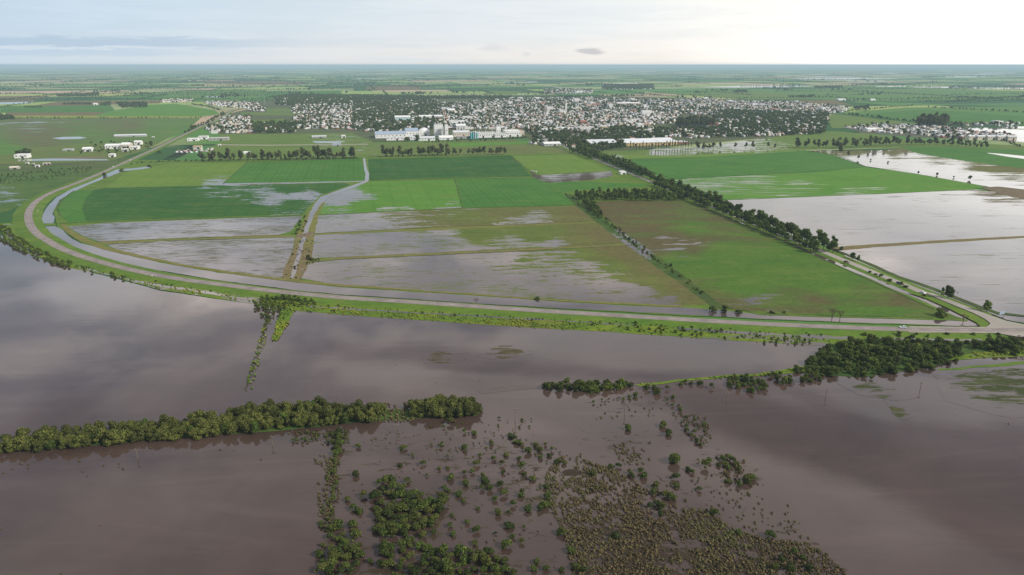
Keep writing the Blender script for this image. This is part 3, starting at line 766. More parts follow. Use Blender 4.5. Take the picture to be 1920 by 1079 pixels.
# avenue: road, ditches
av0, av1 = P(1090, 288, 1.0), P(1838, 592, 1.0)
aline = resample([av0 + (av0 - av1) * .35, av0, av1], 6.0)
ribbon('grass_verge', aline, [(13.0, .25), (6.5, .75), (3.0, .97)], 'verge', {'dry': .25}, .6, seed=5)
ribbon('grass_verge', aline, [(-3.0, .97), (-7, .75), (-11.5, .25)], 'verge', {'dry': .25}, .6, seed=6)
ribbon('road', aline, [(-3.6, 1.0), (3.6, 1.0)], 'asphalt_pale')
sheet('ditch_water', [(1300, 379), (1400, 420), (1547, 482), (1600, 503), (1660, 527), (1699, 546), (1717, 553), (1763, 571.5), (1781, 578), (1810, 593), (1833, 605.5), (1840, 612), (1813.5, 602), (1796, 595), (1766, 581.5), (1723, 561), (1699, 552), (1677, 544), (1640, 527), (1590, 506), (1540, 485), (1400, 424), (1300, 382)], 'canal', None, .9, z=.52)
sheet('ditch_water', [(1583, 477), (1640, 499), (1704, 524), (1744, 541), (1788, 559), (1837, 578), (1871, 590), (1920, 595), (2100, 604), (2100, 612), (1920, 606), (1888, 600), (1850, 585), (1790, 562), (1744, 545), (1704, 529), (1640, 503), (1583, 480)], 'canal', None, .7, z=.52)
sheet('levee', [(1570, 470), (1640, 497), (1684, 517), (1744, 536.5), (1788, 554), (1837, 573), (1871, 585.5), (1920, 591), (2100, 598), (2100, 602), (1920, 594), (1871, 590), (1837, 578.5), (1788, 559.5), (1744, 541.5), (1684, 521.5), (1640, 502), (1572, 473)], 'hedgebank', {'dry': .45}, .8, z=.66)
sheet('junction', [(1735, 549), (1748, 549.5), (1790, 566), (1850, 589), (1888, 602), (1925, 610), (2060, 613), (2060, 617.5), (1930, 616.5), (1842, 616), (1853, 611), (1857, 606.5), (1848, 599), (1825, 587), (1773, 566)], 'asphalt_pale', None, 0, z=ROADZ - .03)
sheet('junction_apron', [(1840, 620), (1930, 621), (2060, 620), (2060, 640), (1930, 634), (1905, 631), (1862, 624)], 'asphalt_pale', None, 0, z=ROADZ - .03)
sheet('grass_verge', [(1700, 548), (1735, 551), (1773, 567.5), (1825, 588.5), (1848, 600), (1856, 606.5), (1852, 611), (1843, 615.5), (1838, 613), (1830, 605), (1805, 592), (1775, 577), (1735, 559)], 'verge', {'dry': .02}, .3, z=1.05)

# outer ditch and second bank below the causeway
sheet('bank_grass', [(20, 418), (40, 445), (70, 468), (120, 490), (200, 510), (300, 528), (433, 548), (560, 566), (640, 572), (840, 584), (1040, 597), (1280, 613), (1420, 621), (1560, 626), (1700, 630), (1870, 627), (2000, 634), (2050, 655), (1800, 650), (1560, 650), (1420, 641), (1280, 632), (1140, 623), (940, 611), (640, 590), (560, 583), (420, 562), (300, 543), (200, 516), (120, 500), (60, 478), (10, 450), (0, 420)], 'bank',
      {'dry': [(100, 480, .1), (300, 535, .1), (640, 583, .25), (900, 600, .35), (1000, 606, .45), (1130, 615, .25), (1300, 625, .2), (1700, 640, .1)],
       'wet': [(60, 470, .35), (200, 512, .45), (250, 525, .5), (400, 550, .45), (460, 562, .5), (560, 577, .1), (640, 577, .3), (640, 586, 0), (800, 588, .38), (800, 597, 0), (900, 592, .42), (900, 605, 0), (1000, 602, .35), (1060, 612, 0), (1140, 604, .45), (1140, 618, 0), (1300, 618, .45), (1400, 624, .5), (1530, 633, .5), (1600, 633, .4), (1720, 634, .45), (1800, 640, .2), (1850, 635, .3)]}, .9, z=.30, grid=44)
for pts_, wd_ in (([(10, 432), (40, 462), (75, 480)], 3.0), ([(150, 501), (200, 513), (250, 524.5), (300, 535), (370, 546), (433, 556), (475, 562)], 3.4), ([(575, 574.5), (640, 578.5), (720, 583.5), (800, 588), (900, 593), (1000, 599), (1100, 604.5), (1190, 609)], 2.2), ([(1270, 616), (1340, 621), (1420, 625.5), (1530, 632), (1600, 633.5)], 4.2), ([(1650, 634), (1720, 635.5), (1780, 636.5), (1840, 637)], 3.0)):
    ribbon('ditch_water', px_line(pts_, .345, 6, 3.0), [(wd_ * .5, .345), (-wd_ * .5, .345)], 'canal', None, 1.9, seed=31 + len(pts_))
sheet('thicket_ground', [(1500, 690), (1520, 672), (1560, 645), (1640, 634), (1800, 640), (1920, 645), (2100, 650), (2100, 680), (1920, 668), (1800, 668), (1750, 690), (1620, 706), (1540, 706)], 'hedgebank', {'dry': .1, 'wet': .15}, 1.5, z=.33)
sheet('bank_grass', [(1760, 672), (1830, 662), (1920, 655), (2050, 655), (2050, 662), (1920, 668), (1830, 672), (1790, 676)], 'bank', {'wet': .35, 'dry': .1}, 1, z=.36)
sheet('bank_grass', [(1758, 693), (1830, 686), (1920, 678), (2050, 672), (2050, 677), (1920, 684), (1830, 690), (1765, 696)], 'verge', {'wet': .3, 'dry': .1}, 1, z=.36)
sheet('levee', [(1190, 722), (1280, 711), (1360, 704), (1420, 701), (1500, 688), (1520, 690), (1500, 698), (1420, 706), (1360, 708), (1280, 715), (1200, 725)], 'bank', {'wet': .2, 'dry': .2}, .8, z=.36)
sheet('weed_strip', [(893, 731), (960, 722), (1020, 722), (1030, 727), (960, 733), (900, 738)], 'bank', {'wet': .60, 'dry': .3}, 1, z=.30)
sheet('reed_strip', [(533, 576), (556, 580), (546, 592), (540, 607), (530, 622), (519, 640), (511, 638), (515, 622), (519, 605), (525, 590)], 'bank', {'wet': .12, 'dry': .1}, 1.2, z=.38)
sheet('hedge_ground', [(0, 846), (100, 842), (333, 822), (483, 811), (633, 796), (780, 785), (893, 780), (905, 770), (780, 768), (600, 768), (450, 780), (333, 797), (167, 811), (0, 830)], 'hedgebank', {'wet': .1, 'dry': .1}, 1.2, z=.30)
sheet('tussock_ground', [(1060, 850), (1110, 866), (1160, 884), (1207, 913), (1267, 930), (1317, 950), (1367, 987), (1433, 1010), (1517, 1017), (1550, 1037), (1590, 1069), (1620, 1110), (1070, 1110), (1060, 1019), (1030, 952), (1016, 906), (1030, 872)], 'mire', {'wet': [(1060, 850, .8), (1110, 866, .8), (1160, 884, .75), (1207, 913, .7), (1267, 930, .75), (1317, 950, .8), (1367, 987, .75), (1433, 1010, .75), (1517, 1017, .8), (1590, 1069, .85), (1070, 1080, .7), (1060, 1019, .7), (1030, 952, .75), (1016, 906, .8), (1120, 920, .46), (1120, 1000, .46), (1200, 1000, .46), (1300, 1040, .44), (1400, 1060, .48), (1200, 1060, .45), (1080, 880, .55), (1250, 970, .55)], 'dry': .9}, 3, z=.25, grid=40)

def weed(pts, dry=.1, mat='weed', name='weed_mat'):
    cu = sum(p[0] for p in pts) / len(pts); cv = sum(p[1] for p in pts) / len(pts)
    big = [(cu + (u - cu) * 1.35, cv + (v - cv) * 1.35) for u, v in pts]
    ctl = [(u, v, .95) for u, v in big] + [(cu + (u - cu) * .5, cv + (v - cv) * .5, .50) for u, v in pts] + [(cu, cv, .46)]
    sheet(name, big, mat, {'wet': ctl, 'dry': dry}, 2.5, z=.255 + .006 * len(pts) + .001 * (int(cu) % 7), grid=24)


sheet('marsh_shallows', [(640, 815), (800, 800), (960, 800), (1060, 830), (1040, 860), (1020, 900), (1035, 955), (1062, 1020), (1070, 1110), (590, 1110), (600, 1000), (622, 900)], 'mire',
      {'wet': [(640, 815, .95), (800, 800, .95), (960, 800, .95), (1060, 830, .9), (600, 1000, .9), (622, 900, .9), (750, 870, .72), (850, 860, .74), (950, 850, .68), (900, 920, .62), (980, 920, .60), (850, 1000, .64), (760, 960, .52), (950, 1020, .66), (1020, 1050, .80), (700, 900, .7), (680, 1040, .62), (830, 1050, .55), (1000, 880, .6)], 'dry': .55}, 3, z=.247, grid=40)
sheet('marsh_shallows', [(1090, 740), (1240, 722), (1300, 760), (1345, 830), (1420, 880), (1470, 960), (1540, 1030), (1500, 1012), (1433, 1006), (1367, 983), (1317, 946), (1267, 926), (1207, 909), (1160, 880), (1110, 862), (1080, 830)], 'mire',
      {'wet': [(1090, 740, .95), (1240, 722, .95), (1345, 830, .9), (1420, 880, .9), (1540, 1030, .85), (1200, 850, .68), (1150, 760, .74), (1290, 800, .60), (1300, 900, .66), (1380, 900, .60), (1400, 950, .70), (1260, 860, .8), (1230, 900, .6), (1450, 1000, .7)], 'dry': .6}, 3, z=.248, grid=40)
weed([(1585, 722), (1610, 716), (1650, 724), (1690, 735), (1700, 742), (1670, 747), (1620, 738)], .3)
weed([(1660, 755), (1680, 762), (1700, 778), (1685, 786), (1672, 775)], .3)
weed([(800, 665), (830, 655), (850, 668), (852, 678), (805, 680)], .8)
weed([(915, 655), (970, 650), (985, 662), (930, 672), (905, 668)], .8)
weed([(1780, 700), (1850, 690), (1960, 690), (1990, 740), (1900, 770), (1800, 745)], .1)

# ================================================================== VEGETATION
def leaf_cloud(lobes, n, leaf, seed, up=.25, flat=0.0, rin=.72):
    r = np.random.default_rng(seed)
    vol = np.array([(l[3] * l[4] * l[5]) ** (2 / 3.) for l in lobes])
    cnt = np.maximum(8, (n * vol / vol.sum()).astype(int))
    Vs = []
    for l, c in zip(lobes, cnt):
        d = r.normal(size=(c, 3)); d[:, 2] += up
        d /= np.linalg.norm(d, axis=1)[:, None]
        p = np.array(l[:3]) + d * np.array(l[3:]) * r.uniform(rin, 1.08, (c, 1))
        nn = d + r.normal(size=(c, 3)) * .55
        nn /= np.linalg.norm(nn, axis=1)[:, None]
        t = np.cross(nn, r.normal(size=(c, 3))); t /= np.linalg.norm(t, axis=1)[:, None]
        b = np.cross(nn, t)
        s = leaf * r.uniform(.55, 1.3, (c, 1))
        t, b = t * s * .5, b * s * .5 * r.uniform(.5, 1.0, (c, 1))
        Vs.append(np.stack([p - t - b, p + t - b * .4, p + t * .3 + b, p - t + b * .7], 1).reshape(-1, 3))
    return np.concatenate(Vs)


def add_leaves(mb, V, m=0):
    i = len(mb.v)
    mb.v += [tuple(x) for x in V.tolist()]
    k = len(V) // 4
    mb.f += [(i + 4 * j, i + 4 * j + 1, i + 4 * j + 2, i + 4 * j + 3) for j in range(k)]
    mb.m += [m] * k


def make_lobes(seed, n, spread, h0, h1, r0, r1, squash=.85):
    rr = random.Random(seed)
    L = []
    for k in range(n):
        a = rr.uniform(0, 6.283); d = spread * math.sqrt(rr.random())
        z = rr.uniform(h0, h1)
        d *= (1.0 - .45 * max(0, (z - h0) / max(.01, h1 - h0)))
        r = rr.uniform(r0, r1)
        L.append((d * math.cos(a), d * math.sin(a), z, r, r, r * squash))
    return L


def crown_mb(seed, lobes, n, leaf, core=.78, up=.25):
    mb = MB()
    for k, l in enumerate(lobes):
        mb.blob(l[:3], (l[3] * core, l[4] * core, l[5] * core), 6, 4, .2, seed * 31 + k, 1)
    add_leaves(mb, leaf_cloud(lobes, n, leaf, seed, up))
    return mb


def trunk_mb(lobes, h, r, seed, n=6):
    rr = random.Random(seed)
    mb = MB()
    mid = Vector((rr.uniform(-.2, .2), rr.uniform(-.2, .2), h * .5))
    mb.tube((0, 0, -.6), mid, r, r * .75, n)
    mb.tube(mid, (0, 0, h), r * .75, r * .35, n)
    for l in lobes[:5]:
        mb.tube(mid.lerp(Vector((0, 0, h)), rr.random() * .6), l[:3], r * .4, r * .12, 4)
    return mb


PROTO = {}


def reg(kind, i, crown_me, trunk_me=None):
    PROTO.setdefault(kind, []).append((crown_me, trunk_me))


for i in range(5):      # bushy willow-like trees of the long hedge
    L = make_lobes(100 + i, 12, 2.1, 1.0, 4.6, .7, 1.65)
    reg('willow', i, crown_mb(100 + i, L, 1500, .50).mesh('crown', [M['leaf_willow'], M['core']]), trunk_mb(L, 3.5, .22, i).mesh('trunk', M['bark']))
for i in range(5):      # avenue trees
    L = make_lobes(200 + i, 13, 3.0, 3.6, 10.6, 1.0, 2.5)
    reg('avenue', i, crown_mb(200 + i, L, 1100, .8).mesh('crown', [M['leaf_road'], M['core']]), trunk_mb(L, 8, .32, i).mesh('trunk', M['bark']))
for i in range(5):      # tall loose eucalyptus
    L = make_lobes(300 + i, 10, 3.3, 6.0, 15.5, 1.5, 2.8)
    reg('euc', i, crown_mb(300 + i, L, 620, 1.15, .6).mesh('crown', [M['leaf_euc'], M['core']]), trunk_mb(L, 13, .38, i).mesh('trunk', M['palebark']))
for i in range(3):      # slender row trees before the warehouse
    L = [(0, 0, 3 + 1.6 * k, .8, .8, 1.5) for k in range(7)]
    reg('slender', i, crown_mb(350 + i, L, 160, .9, .6).mesh('crown', [M['leaf_euc'], M['core']]), trunk_mb(L[:1], 10, .18, i).mesh('trunk', M['bark']))
for i in range(6):      # shrubs standing in the flood
    L = make_lobes(400 + i, 8 + i % 4, 1.25, .4, 1.9, .3, .95, .75)
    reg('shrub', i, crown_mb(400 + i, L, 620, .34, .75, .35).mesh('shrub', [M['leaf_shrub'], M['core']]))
for i in range(4):      # wispy little shrubs
    L = make_lobes(450 + i, 6, .9, .3, 1.7, .3, .6)
    reg('wispy', i, crown_mb(450 + i, L, 260, .30, .45, .3).mesh('shrub', [M['leaf_shrub'], M['core']]))
for i in range(5):      # thicket
    L = make_lobes(500 + i, 11, 2.2, .5, 3.3, .5, 1.4, .8)
    reg('thicket', i, crown_mb(500 + i, L, 950, .42, .7).mesh('bush', [M['leaf_dark'], M['core']]))
for i in range(5):      # dark trees of town and tree belts
    L = make_lobes(600 + i, 6, 2.2, 3.0, 7.0, 1.6, 2.6)
    reg('town', i, crown_mb(600 + i, L, 190, 1.5, .8).mesh('tree', [M['leaf_town'], M['core']]))
L = make_lobes(700, 8, 2.2, .9, 3.9, 1.3, 1.8)
reg('round', 0, crown_mb(700, L, 2600, .42, .85).mesh('crown', [M['leaf_shrub'], M['core']]), trunk_mb(L, 2.5, .25, 3).mesh('trunk', M['bark']))


def place_tree(kind, name, p, s, label, cat, group=None, i=None, sz=None):
    pr = PROTO[kind]
    cm, tm = pr[(random.randrange(len(pr)) if i is None else i) % len(pr)]
    rz = random.uniform(0, 6.283)
    if tm is None:
        o = link(name, cm, loc=p); o.rotation_euler.z = rz; o.scale = (s * random.uniform(.85, 1.25), s, s * (sz or random.uniform(.6, 1.1)))
        return tag(o, label, cat, group)
    o = thing(name, label, cat, p, rz, group)
    o.scale = (s * random.uniform(.88, 1.15), s, s * (sz or random.uniform(.75, 1.2)))
    link('trunk', tm, o); link('crown', cm, o)
    return o


def scatter(poly, spacing, z=.3, seed=0, maxn=4000, dens=1.0):
    W = [P(u, v, z) for u, v in poly]
    xs = [w.x for w in W]; ys = [w.y for w in W]
    wp = [(w.x, w.y) for w in W]
    rr = random.Random(seed)
    out, cells = [], {}
    area = (max(xs) - min(xs)) * (max(ys) - min(ys))
    for _ in range(int(min(250000, 14 * area / spacing ** 2))):
        x, y = rr.uniform(min(xs), max(xs)), rr.uniform(min(ys), max(ys))
        if not inside(x, y, wp): continue
        c = (int(x // spacing), int(y // spacing))
        if any((x - a) ** 2 + (y - b) ** 2 < spacing ** 2 for i in (-1, 0, 1) for j in (-1, 0, 1) for a, b in cells.get((c[0] + i, c[1] + j), ())): continue
        cells.setdefault(c, []).append((x, y))
        if rr.random() <= dens: out.append(Vector((x, y, z)))
        if len(out) >= maxn: break
    return out


ORD = {}


def ordn(n):
    if 10 <= n % 100 <= 20: return '%dth' % n
    return '%d%s' % (n, {1: 'st', 2: 'nd', 3: 'rd'}.get(n % 10, 'th'))


def merged(name, kind_list, items, mats, label=None, stuff=True):
    """many copies in ONE mesh: only for masses nobody could count. items: (p, s, sz, rz, index)"""
    cache = {}
    Vs, Ls, Lt, Mi = [], [], [], []
    off = 0
    for (p, s, sz, rz, i) in items:
        me = kind_list[i % len(kind_list)]
        if me.name not in cache:
            n = len(me.vertices); co = np.empty(n * 3, np.float32); me.vertices.foreach_get('co', co)
            lp = np.empty(len(me.loops), np.int32); me.loops.foreach_get('vertex_index', lp)
            tot = np.empty(len(me.polygons), np.int32); me.polygons.foreach_get('loop_total', tot)
            mi = np.empty(len(me.polygons), np.int32); me.polygons.foreach_get('material_index', mi)
            cache[me.name] = (co.reshape(-1, 3), lp, tot, mi)
        co, lp, tot, mi = cache[me.name]
        c, sn = math.cos(rz), math.sin(rz)
        q = np.empty_like(co)
        sx, sy = s if isinstance(s, tuple) else (s, s)
        X, Y = co[:, 0] * sx, co[:, 1] * sy
        q[:, 0] = X * c - Y * sn + p.x
        q[:, 1] = X * sn + Y * c + p.y
        q[:, 2] = co[:, 2] * sz + p.z
        Vs.append(q); Ls.append(lp + off); Lt.append(tot); Mi.append(mi)
        off += len(co)
    V = np.concatenate(Vs); L = np.concatenate(Ls).astype(np.int32); T = np.concatenate(Lt).astype(np.int32)
    me = bpy.data.meshes.new(name)
    me.vertices.add(len(V)); me.vertices.foreach_set('co', V.ravel())
    me.loops.add(len(L)); me.loops.foreach_set('vertex_index', L)
    me.polygons.add(len(T))
    me.polygons.foreach_set('loop_start', np.concatenate([[0], np.cumsum(T)[:-1]]).astype(np.int32))
    for m_ in mats: me.materials.append(m_)
    me.polygons.foreach_set('material_index', np.concatenate(Mi).astype(np.int32))
    me.update(calc_edges=True); me.validate()
    o = link(name, me)
    if stuff: tag(o, label, None, None, 'stuff')
    return o


# ---- the long hedge in the flood (front left)
hedge_poly = [(-60, 856), (0, 850), (100, 845), (200, 834), (333, 825), (433, 817), (483, 814), (500, 806), (633, 797), (700, 790), (720, 772), (650, 768), (600, 765), (480, 770), (450, 777), (333, 799), (167, 812), (0, 829), (-60, 834)]
pts = scatter(hedge_poly, 2.75, .3, 5)
pts.sort(key=lambda p: proj(*p)[0])
k = 0
for p in pts:
    u, v = proj(*p)
    if u < -40: continue
    k += 1
    place_tree('avenue' if k % 23 == 7 else 'willow', 'hedge_tree', p, .48 if k % 23 == 7 else random.choice([.6, .75, .85, .95, 1.0, 1.12]), 'olive green bushy tree in long flooded hedge, %s from its left end' % ordn(k), 'tree', 'bushy trees of the long hedge in the flood')
pts = scatter([(772, 782), (830, 784), (893, 780), (903, 768), (860, 760), (800, 760), (775, 768)], 2.5, .3, 6)
pts.sort(key=lambda p: proj(*p)[0])
for k, p in enumerate(pts):
    place_tree('willow', 'hedge_tree', p, random.uniform(.85, 1.12), 'dark bushy tree in clump at right end of long hedge, %s from left' % ordn(k + 1), 'tree', 'bushy trees at the right end of the hedge')

# ---- individual shrubs in the flooded scrub (front centre)
SHR = []
for x, y in [(800, 360), (840, 415), (590, 370), (640, 410), (570, 465), (700, 455), (790, 485), (840, 480), (935, 370), (985, 290), (1080, 345), (930, 280), (860, 230), (1190, 300), (1230, 340), (1290, 390), (1020, 410), (1100, 430), (1140, 460), (1170, 410), (1240, 430), (1000, 460), (980, 500), (935, 510), (860, 540), (720, 525), (1050, 550), (1150, 510), (1170, 600), (1270, 520), (1250, 480), (1320, 540), (1360, 580), (940, 570), (1030, 600), (1080, 600), (1260, 620), (1100, 660), (1210, 690), (1400, 650), (1380, 700), (1290, 715), (1010, 710), (930, 670), (900, 630), (820, 600), (860, 745), (1120, 740), (1180, 730), (340, 360), (360, 640), (280, 660), (410, 650), (330, 720), (430, 830), (950, 790), (1000, 840), (1110, 850), (1180, 810), (1270, 815), (1200, 870), (1250, 900), (1170, 920), (990, 910), (850, 810), (700, 860), (870, 860), (520, 540), (450, 570), (610, 560), (320, 520), (1210, 320), (1260, 350), (1060, 570), (1040, 530), (1160, 630), (1130, 580), (1400, 690), (1360, 710), (1250, 640), (340, 730), (300, 710), (840, 610), (830, 650), (1480, 850), (1320, 1050), (1390, 1050), (1480, 1060), (1560, 1040), (455, 1030), (400, 1010), (760, 850), (690, 870), (1340, 1010)]:
    SHR.append((560 + x / 3, 719 + y / 3, random.uniform(.75, 1.25)))
for x, y, s in [(430, 480, 1.1), (480, 470, .9), (600, 500, 1), (625, 535, 1.2), (690, 590, 1.2), (680, 620, 1.1), (700, 680, 1.4), (720, 710, 1.3), (740, 640, 1.3), (770, 655, 1.2), (720, 750, 1.1), (800, 540, 1.2), (800, 580, 1), (780, 650, 1.1), (930, 600, .9), (960, 475, 1.5), (985, 440, 1), (870, 490, .9), (895, 505, .9), (925, 440, .8), (1060, 430, 1.2), (1090, 420, 1.2), (1120, 440, 1.2), (1140, 460, 1.1), (1075, 460, 1.1), (1100, 480, 1.1), (1160, 490, 1), (1040, 460, 1), (1095, 560, 1.1), (1160, 575, 1.2), (1200, 555, 1.4), (1225, 545, 1.3), (1240, 535, 1.1), (1010, 735, 1.1), (1030, 745, .9), (1320, 865, 1.4), (1345, 870, 1), (1155, 845, 1), (470, 870, 1.2), (1460, 960, 1), (1400, 1000, 1.1), (1360, 1040, 1.2), (1440, 1050, 1.2), (1520, 1000, .9), (1550, 1050, 1.2), (660, 705, 1), (340, 520, 1), (560, 530, 1), (540, 510, .9), (1000, 30, 1.1), (60, 700, 1.2), (80, 640, 1.1), (40, 710, 1.1), (155, 850, 1.1), (70, 590, 1), (210, 950, 1), (225, 900, .8), (250, 1050, 1.1), (290, 1060, 1.1)]:
    SHR.append((1000 + x / 3, 719 + y / 3, s))
pts = []
for q, sp, sd in (([(615, 985), (668, 982), (683, 1040), (650, 1085), (596, 1085), (604, 1020)], 3.1, 1),
                  ([(710, 921), (727, 894), (747, 899), (767, 928), (833, 934), (827, 981), (777, 998), (747, 1011), (717, 1008), (703, 954)], 2.75, 2),
                  ([(710, 1032), (767, 1014), (800, 1031), (843, 1038), (893, 1031), (963, 1055), (967, 1088), (735, 1088)], 2.95, 3),
                  ([(1005, 836), (1030, 832), (1058, 852), (1060, 872), (1030, 874), (1003, 860)], 2.3, 4),
                  ([(1247, 745), (1270, 748), (1282, 778), (1318, 795), (1332, 812), (1315, 837), (1298, 832), (1282, 800), (1257, 773)], 2.3, 5),
                  ([(1103, 752), (1150, 750), (1195, 742), (1200, 748), (1150, 757), (1105, 760)], 2.2, 6)):
    for p in scatter(q, sp * (1.3 if sd > 3 else 1), .3, sd, 4000, .85 if sd > 3 else 1):
        u, v = proj(*p)
        SHR.append((u, v, random.uniform(.85, 1.75) if sd < 4 else random.uniform(.4, 1.05)))
for k in range(64):   # the north-south bush line
    t = k / 63
    SHR.append((638 - 28 * t + random.uniform(-11, 11), 808 + 190 * t, random.uniform(.5, 1.0) * (1.35 if t < .25 else .8)))
for k in range(46):   # grey-green scrub below the hedge
    SHR.append((random.uniform(545, 660), random.uniform(812, 832), random.uniform(.35, .7)))
for k in range(40):
    SHR.append((random.uniform(800, 1000), random.uniform(785, 850), random.uniform(.3, .65)))
SHR.sort(key=lambda s: -(s[1] - 121) * s[2])
print('shrubs', len(SHR))
nsh = 0
SHR = sorted(SHR[:300], key=lambda s: -s[1]) + SHR[300:]
for (u, v, s) in SHR[:300]:
    nsh += 1
    reg_ = 'main dark clump' if (700 < u < 835 and 890 < v < 1012) else 'bottom edge clumps' if v > 1012 and u < 970 else 'bush line left of scrub' if u < 690 else 'scrub beside tussock field' if u > 1065 else 'open flooded scrub'
    ORD[reg_] = ORD.get(reg_, 0) + 1
    place_tree('shrub' if s > .8 else 'wispy', 'flooded_shrub', P(u, v, .3), s * .98, 'green shrub standing in muddy water, %s, %s from bottom edge' % (reg_, ordn(ORD[reg_])), 'shrub', 'shrubs standing in the front flood')
merged('flooded_scrub', [PROTO['shrub'][i][0] for i in range(6)] + [PROTO['wispy'][i][0] for i in range(4)], [(P(u, v, .3), s * .95, s * random.uniform(.8, 1.1), random.uniform(0, 6.28), random.randrange(10)) for (u, v, s) in SHR[300:]], [M['leaf_shrub'], M['core']], 'small green scrub scattered in the front flood')
for (u, v, s, lab) in [(1265, 868, .98, 'largest round dome-shaped green bush standing alone in front flood'), (1253, 815, .6, 'small round light green bush near flooded shrub strip, front of pair'), (1243, 800, .62, 'small round dark bush near flooded shrub strip, rear of pair'),
                       (1177, 806, .62, 'small pale round bush alone in flood below power pole'), (1233, 738, .72, 'round bush in flood beneath right tail of levee bushes'), (1177, 800 + 200 * 0, .5, None)]:
    if lab: place_tree('round', 'round_bush', P(u, v, .3), s, lab, 'bush', None, 0, 1.0 * s / s)


# ---- tussock grass
def tussock_proto(i):
    r = random.Random(i)
    mb = MB()
    n = 9
    for k in range(n):
        a = 6.283 * k / n + r.uniform(-.3, .3)
        h = r.uniform(.45, .75); d = r.uniform(.45, .8); w = r.uniform(.22, .34)
        ca, sa = math.cos(a), math.sin(a)
        mb.quad((ca * .1 - sa * w, sa * .1 + ca * w, 0), (ca * .1 + sa * w, sa * .1 - ca * w, 0), (ca * d * .6 + sa * w * .9, sa * d * .6 - ca * w * .9, h), (ca * d * .6 - sa * w * .9, sa * d * .6 + ca * w * .9, h))
        mb.quad((ca * d * .6 - sa * w * .9, sa * d * .6 + ca * w * .9, h), (ca * d * .6 + sa * w * .9, sa * d * .6 - ca * w * .9, h), (ca * d + sa * .05, sa * d - ca * .05, h * .5), (ca * d - sa * .05, sa * d + ca * .05, h * .5))
    mb.blob((0, 0, .35), (.42, .42, .42), 6, 4, .25, i)
    return mb.mesh('tussock', M['tussock'])


TP = [tussock_proto(i) for i in range(5)]
items = []


def tus(poly, sp, dens, s0, s1, seed):
    for p in scatter(poly, sp, .27, seed, 9000, dens):
        q = Vector((p.x * .06, p.y * .06, seed))
        nz = mnoise.noise(q) + .6 * mnoise.noise(q * 3.3)
        if nz < (-.22 if dens > .6 else -.02) and random.random() < .85: continue
        s = random.uniform(s0, s1)
        items.append((p, s, s * random.uniform(.7, 1.2), random.uniform(0, 6.28), random.randrange(5)))


TF = [(1067, 852), (1110, 869), (1160, 886), (1207, 916), (1267, 932), (1317, 952), (1367, 989), (1433, 1012), (1517, 1019), (1547, 1039), (1580, 1069), (1600, 1095), (1077, 1095), (1063, 1019), (1033, 952), (1020, 906), (1033, 872)]
tus(TF, .74, .88, .3, 1.15, 1)
tus([(1150, 835), (1200, 822), (1225, 830), (1230, 862), (1205, 872), (1165, 872)], 1.2, .6, .6, 1.1, 2)
tus([(1040, 840), (1130, 845), (1160, 888), (1110, 872), (1050, 860)], 1.3, .5, .6, 1.0, 3)
tus([(1210, 890), (1300, 880), (1380, 870), (1420, 900), (1480, 950), (1520, 1015), (1430, 1010), (1330, 950), (1260, 930)], 1.4, .36, .35, .9, 4)
tus([(1280, 775), (1325, 785), (1335, 825), (1310, 838), (1270, 790)], 1.2, .5, .6, 1.1, 5)
tus([(1340, 852), (1395, 855), (1400, 880), (1415, 930), (1390, 928), (1350, 880)], 1.2, .5, .6, 1.2, 6)
tus([(590, 855), (645, 850), (640, 900), (630, 960), (615, 1010), (600, 1010), (598, 930)], 1.3, .45, .6, 1.15, 7)
tus([(612, 860), (632, 860), (626, 930), (618, 1000), (606, 1000), (612, 930)], 1.0, .8, .7, 1.2, 8)
tus([(640, 820), (900, 790), (1000, 830), (1020, 900), (1050, 1079), (700, 1079), (640, 1000)], 2.0, .26, .3, .75, 9)
tus([(0, 846), (200, 842), (450, 822), (470, 850), (300, 872), (60, 895), (0, 890)], 2.3, .25, .35, .8, 10)
tus([(540, 812), (650, 800), (650, 830), (560, 838)], 1.4, .6, .5, 1.0, 11)
tus([(1100, 740), (1240, 725), (1240, 790), (1120, 790)], 2.4, .3, .5, 1.0, 12)
tus([(0, 860), (600, 850), (600, 1079), (0, 1079)], 7, .12, .4, .8, 13)
tus([(700, 758), (775, 756), (775, 790), (700, 792)], 1.3, .8, .7, 1.4, 14)
tus([(1700, 700), (1920, 690), (1920, 900), (1700, 780)], 7, .3, .3, .7, 15)
tus([(900, 770), (1060, 800), (1100, 840), (940, 830)], 6, .3, .4, .8, 16)
tus([(720, 650), (1000, 640), (1000, 720), (760, 725)], 9, .25, .3, .5, 17)
merged('tussock_grass', TP, items, [M['tussock']], 'yellow brown tussock grass standing in the flood')

# ---- tall grass and reeds on the banks
def mat_reed():
    nt = NT('reed_grass')
    g = nt.n('ShaderNodeNewGeometry')
    big = nt.noise(nt.pos((1, 1, 1)), .03, 4, .6)
    r = g.outputs['Random Per Island']
    c = nt.mix(nt.rng(big, .40, .62), nt.ramp(r, [(0, (.05, .10, .015)), (1, (.14, .22, .03))]), nt.ramp(r, [(0, (.12, .15, .018)), (.6, (.24, .27, .025)), (1, (.34, .27, .03))]))
    return nt.surf(bsdf(nt, c, .85, .1))


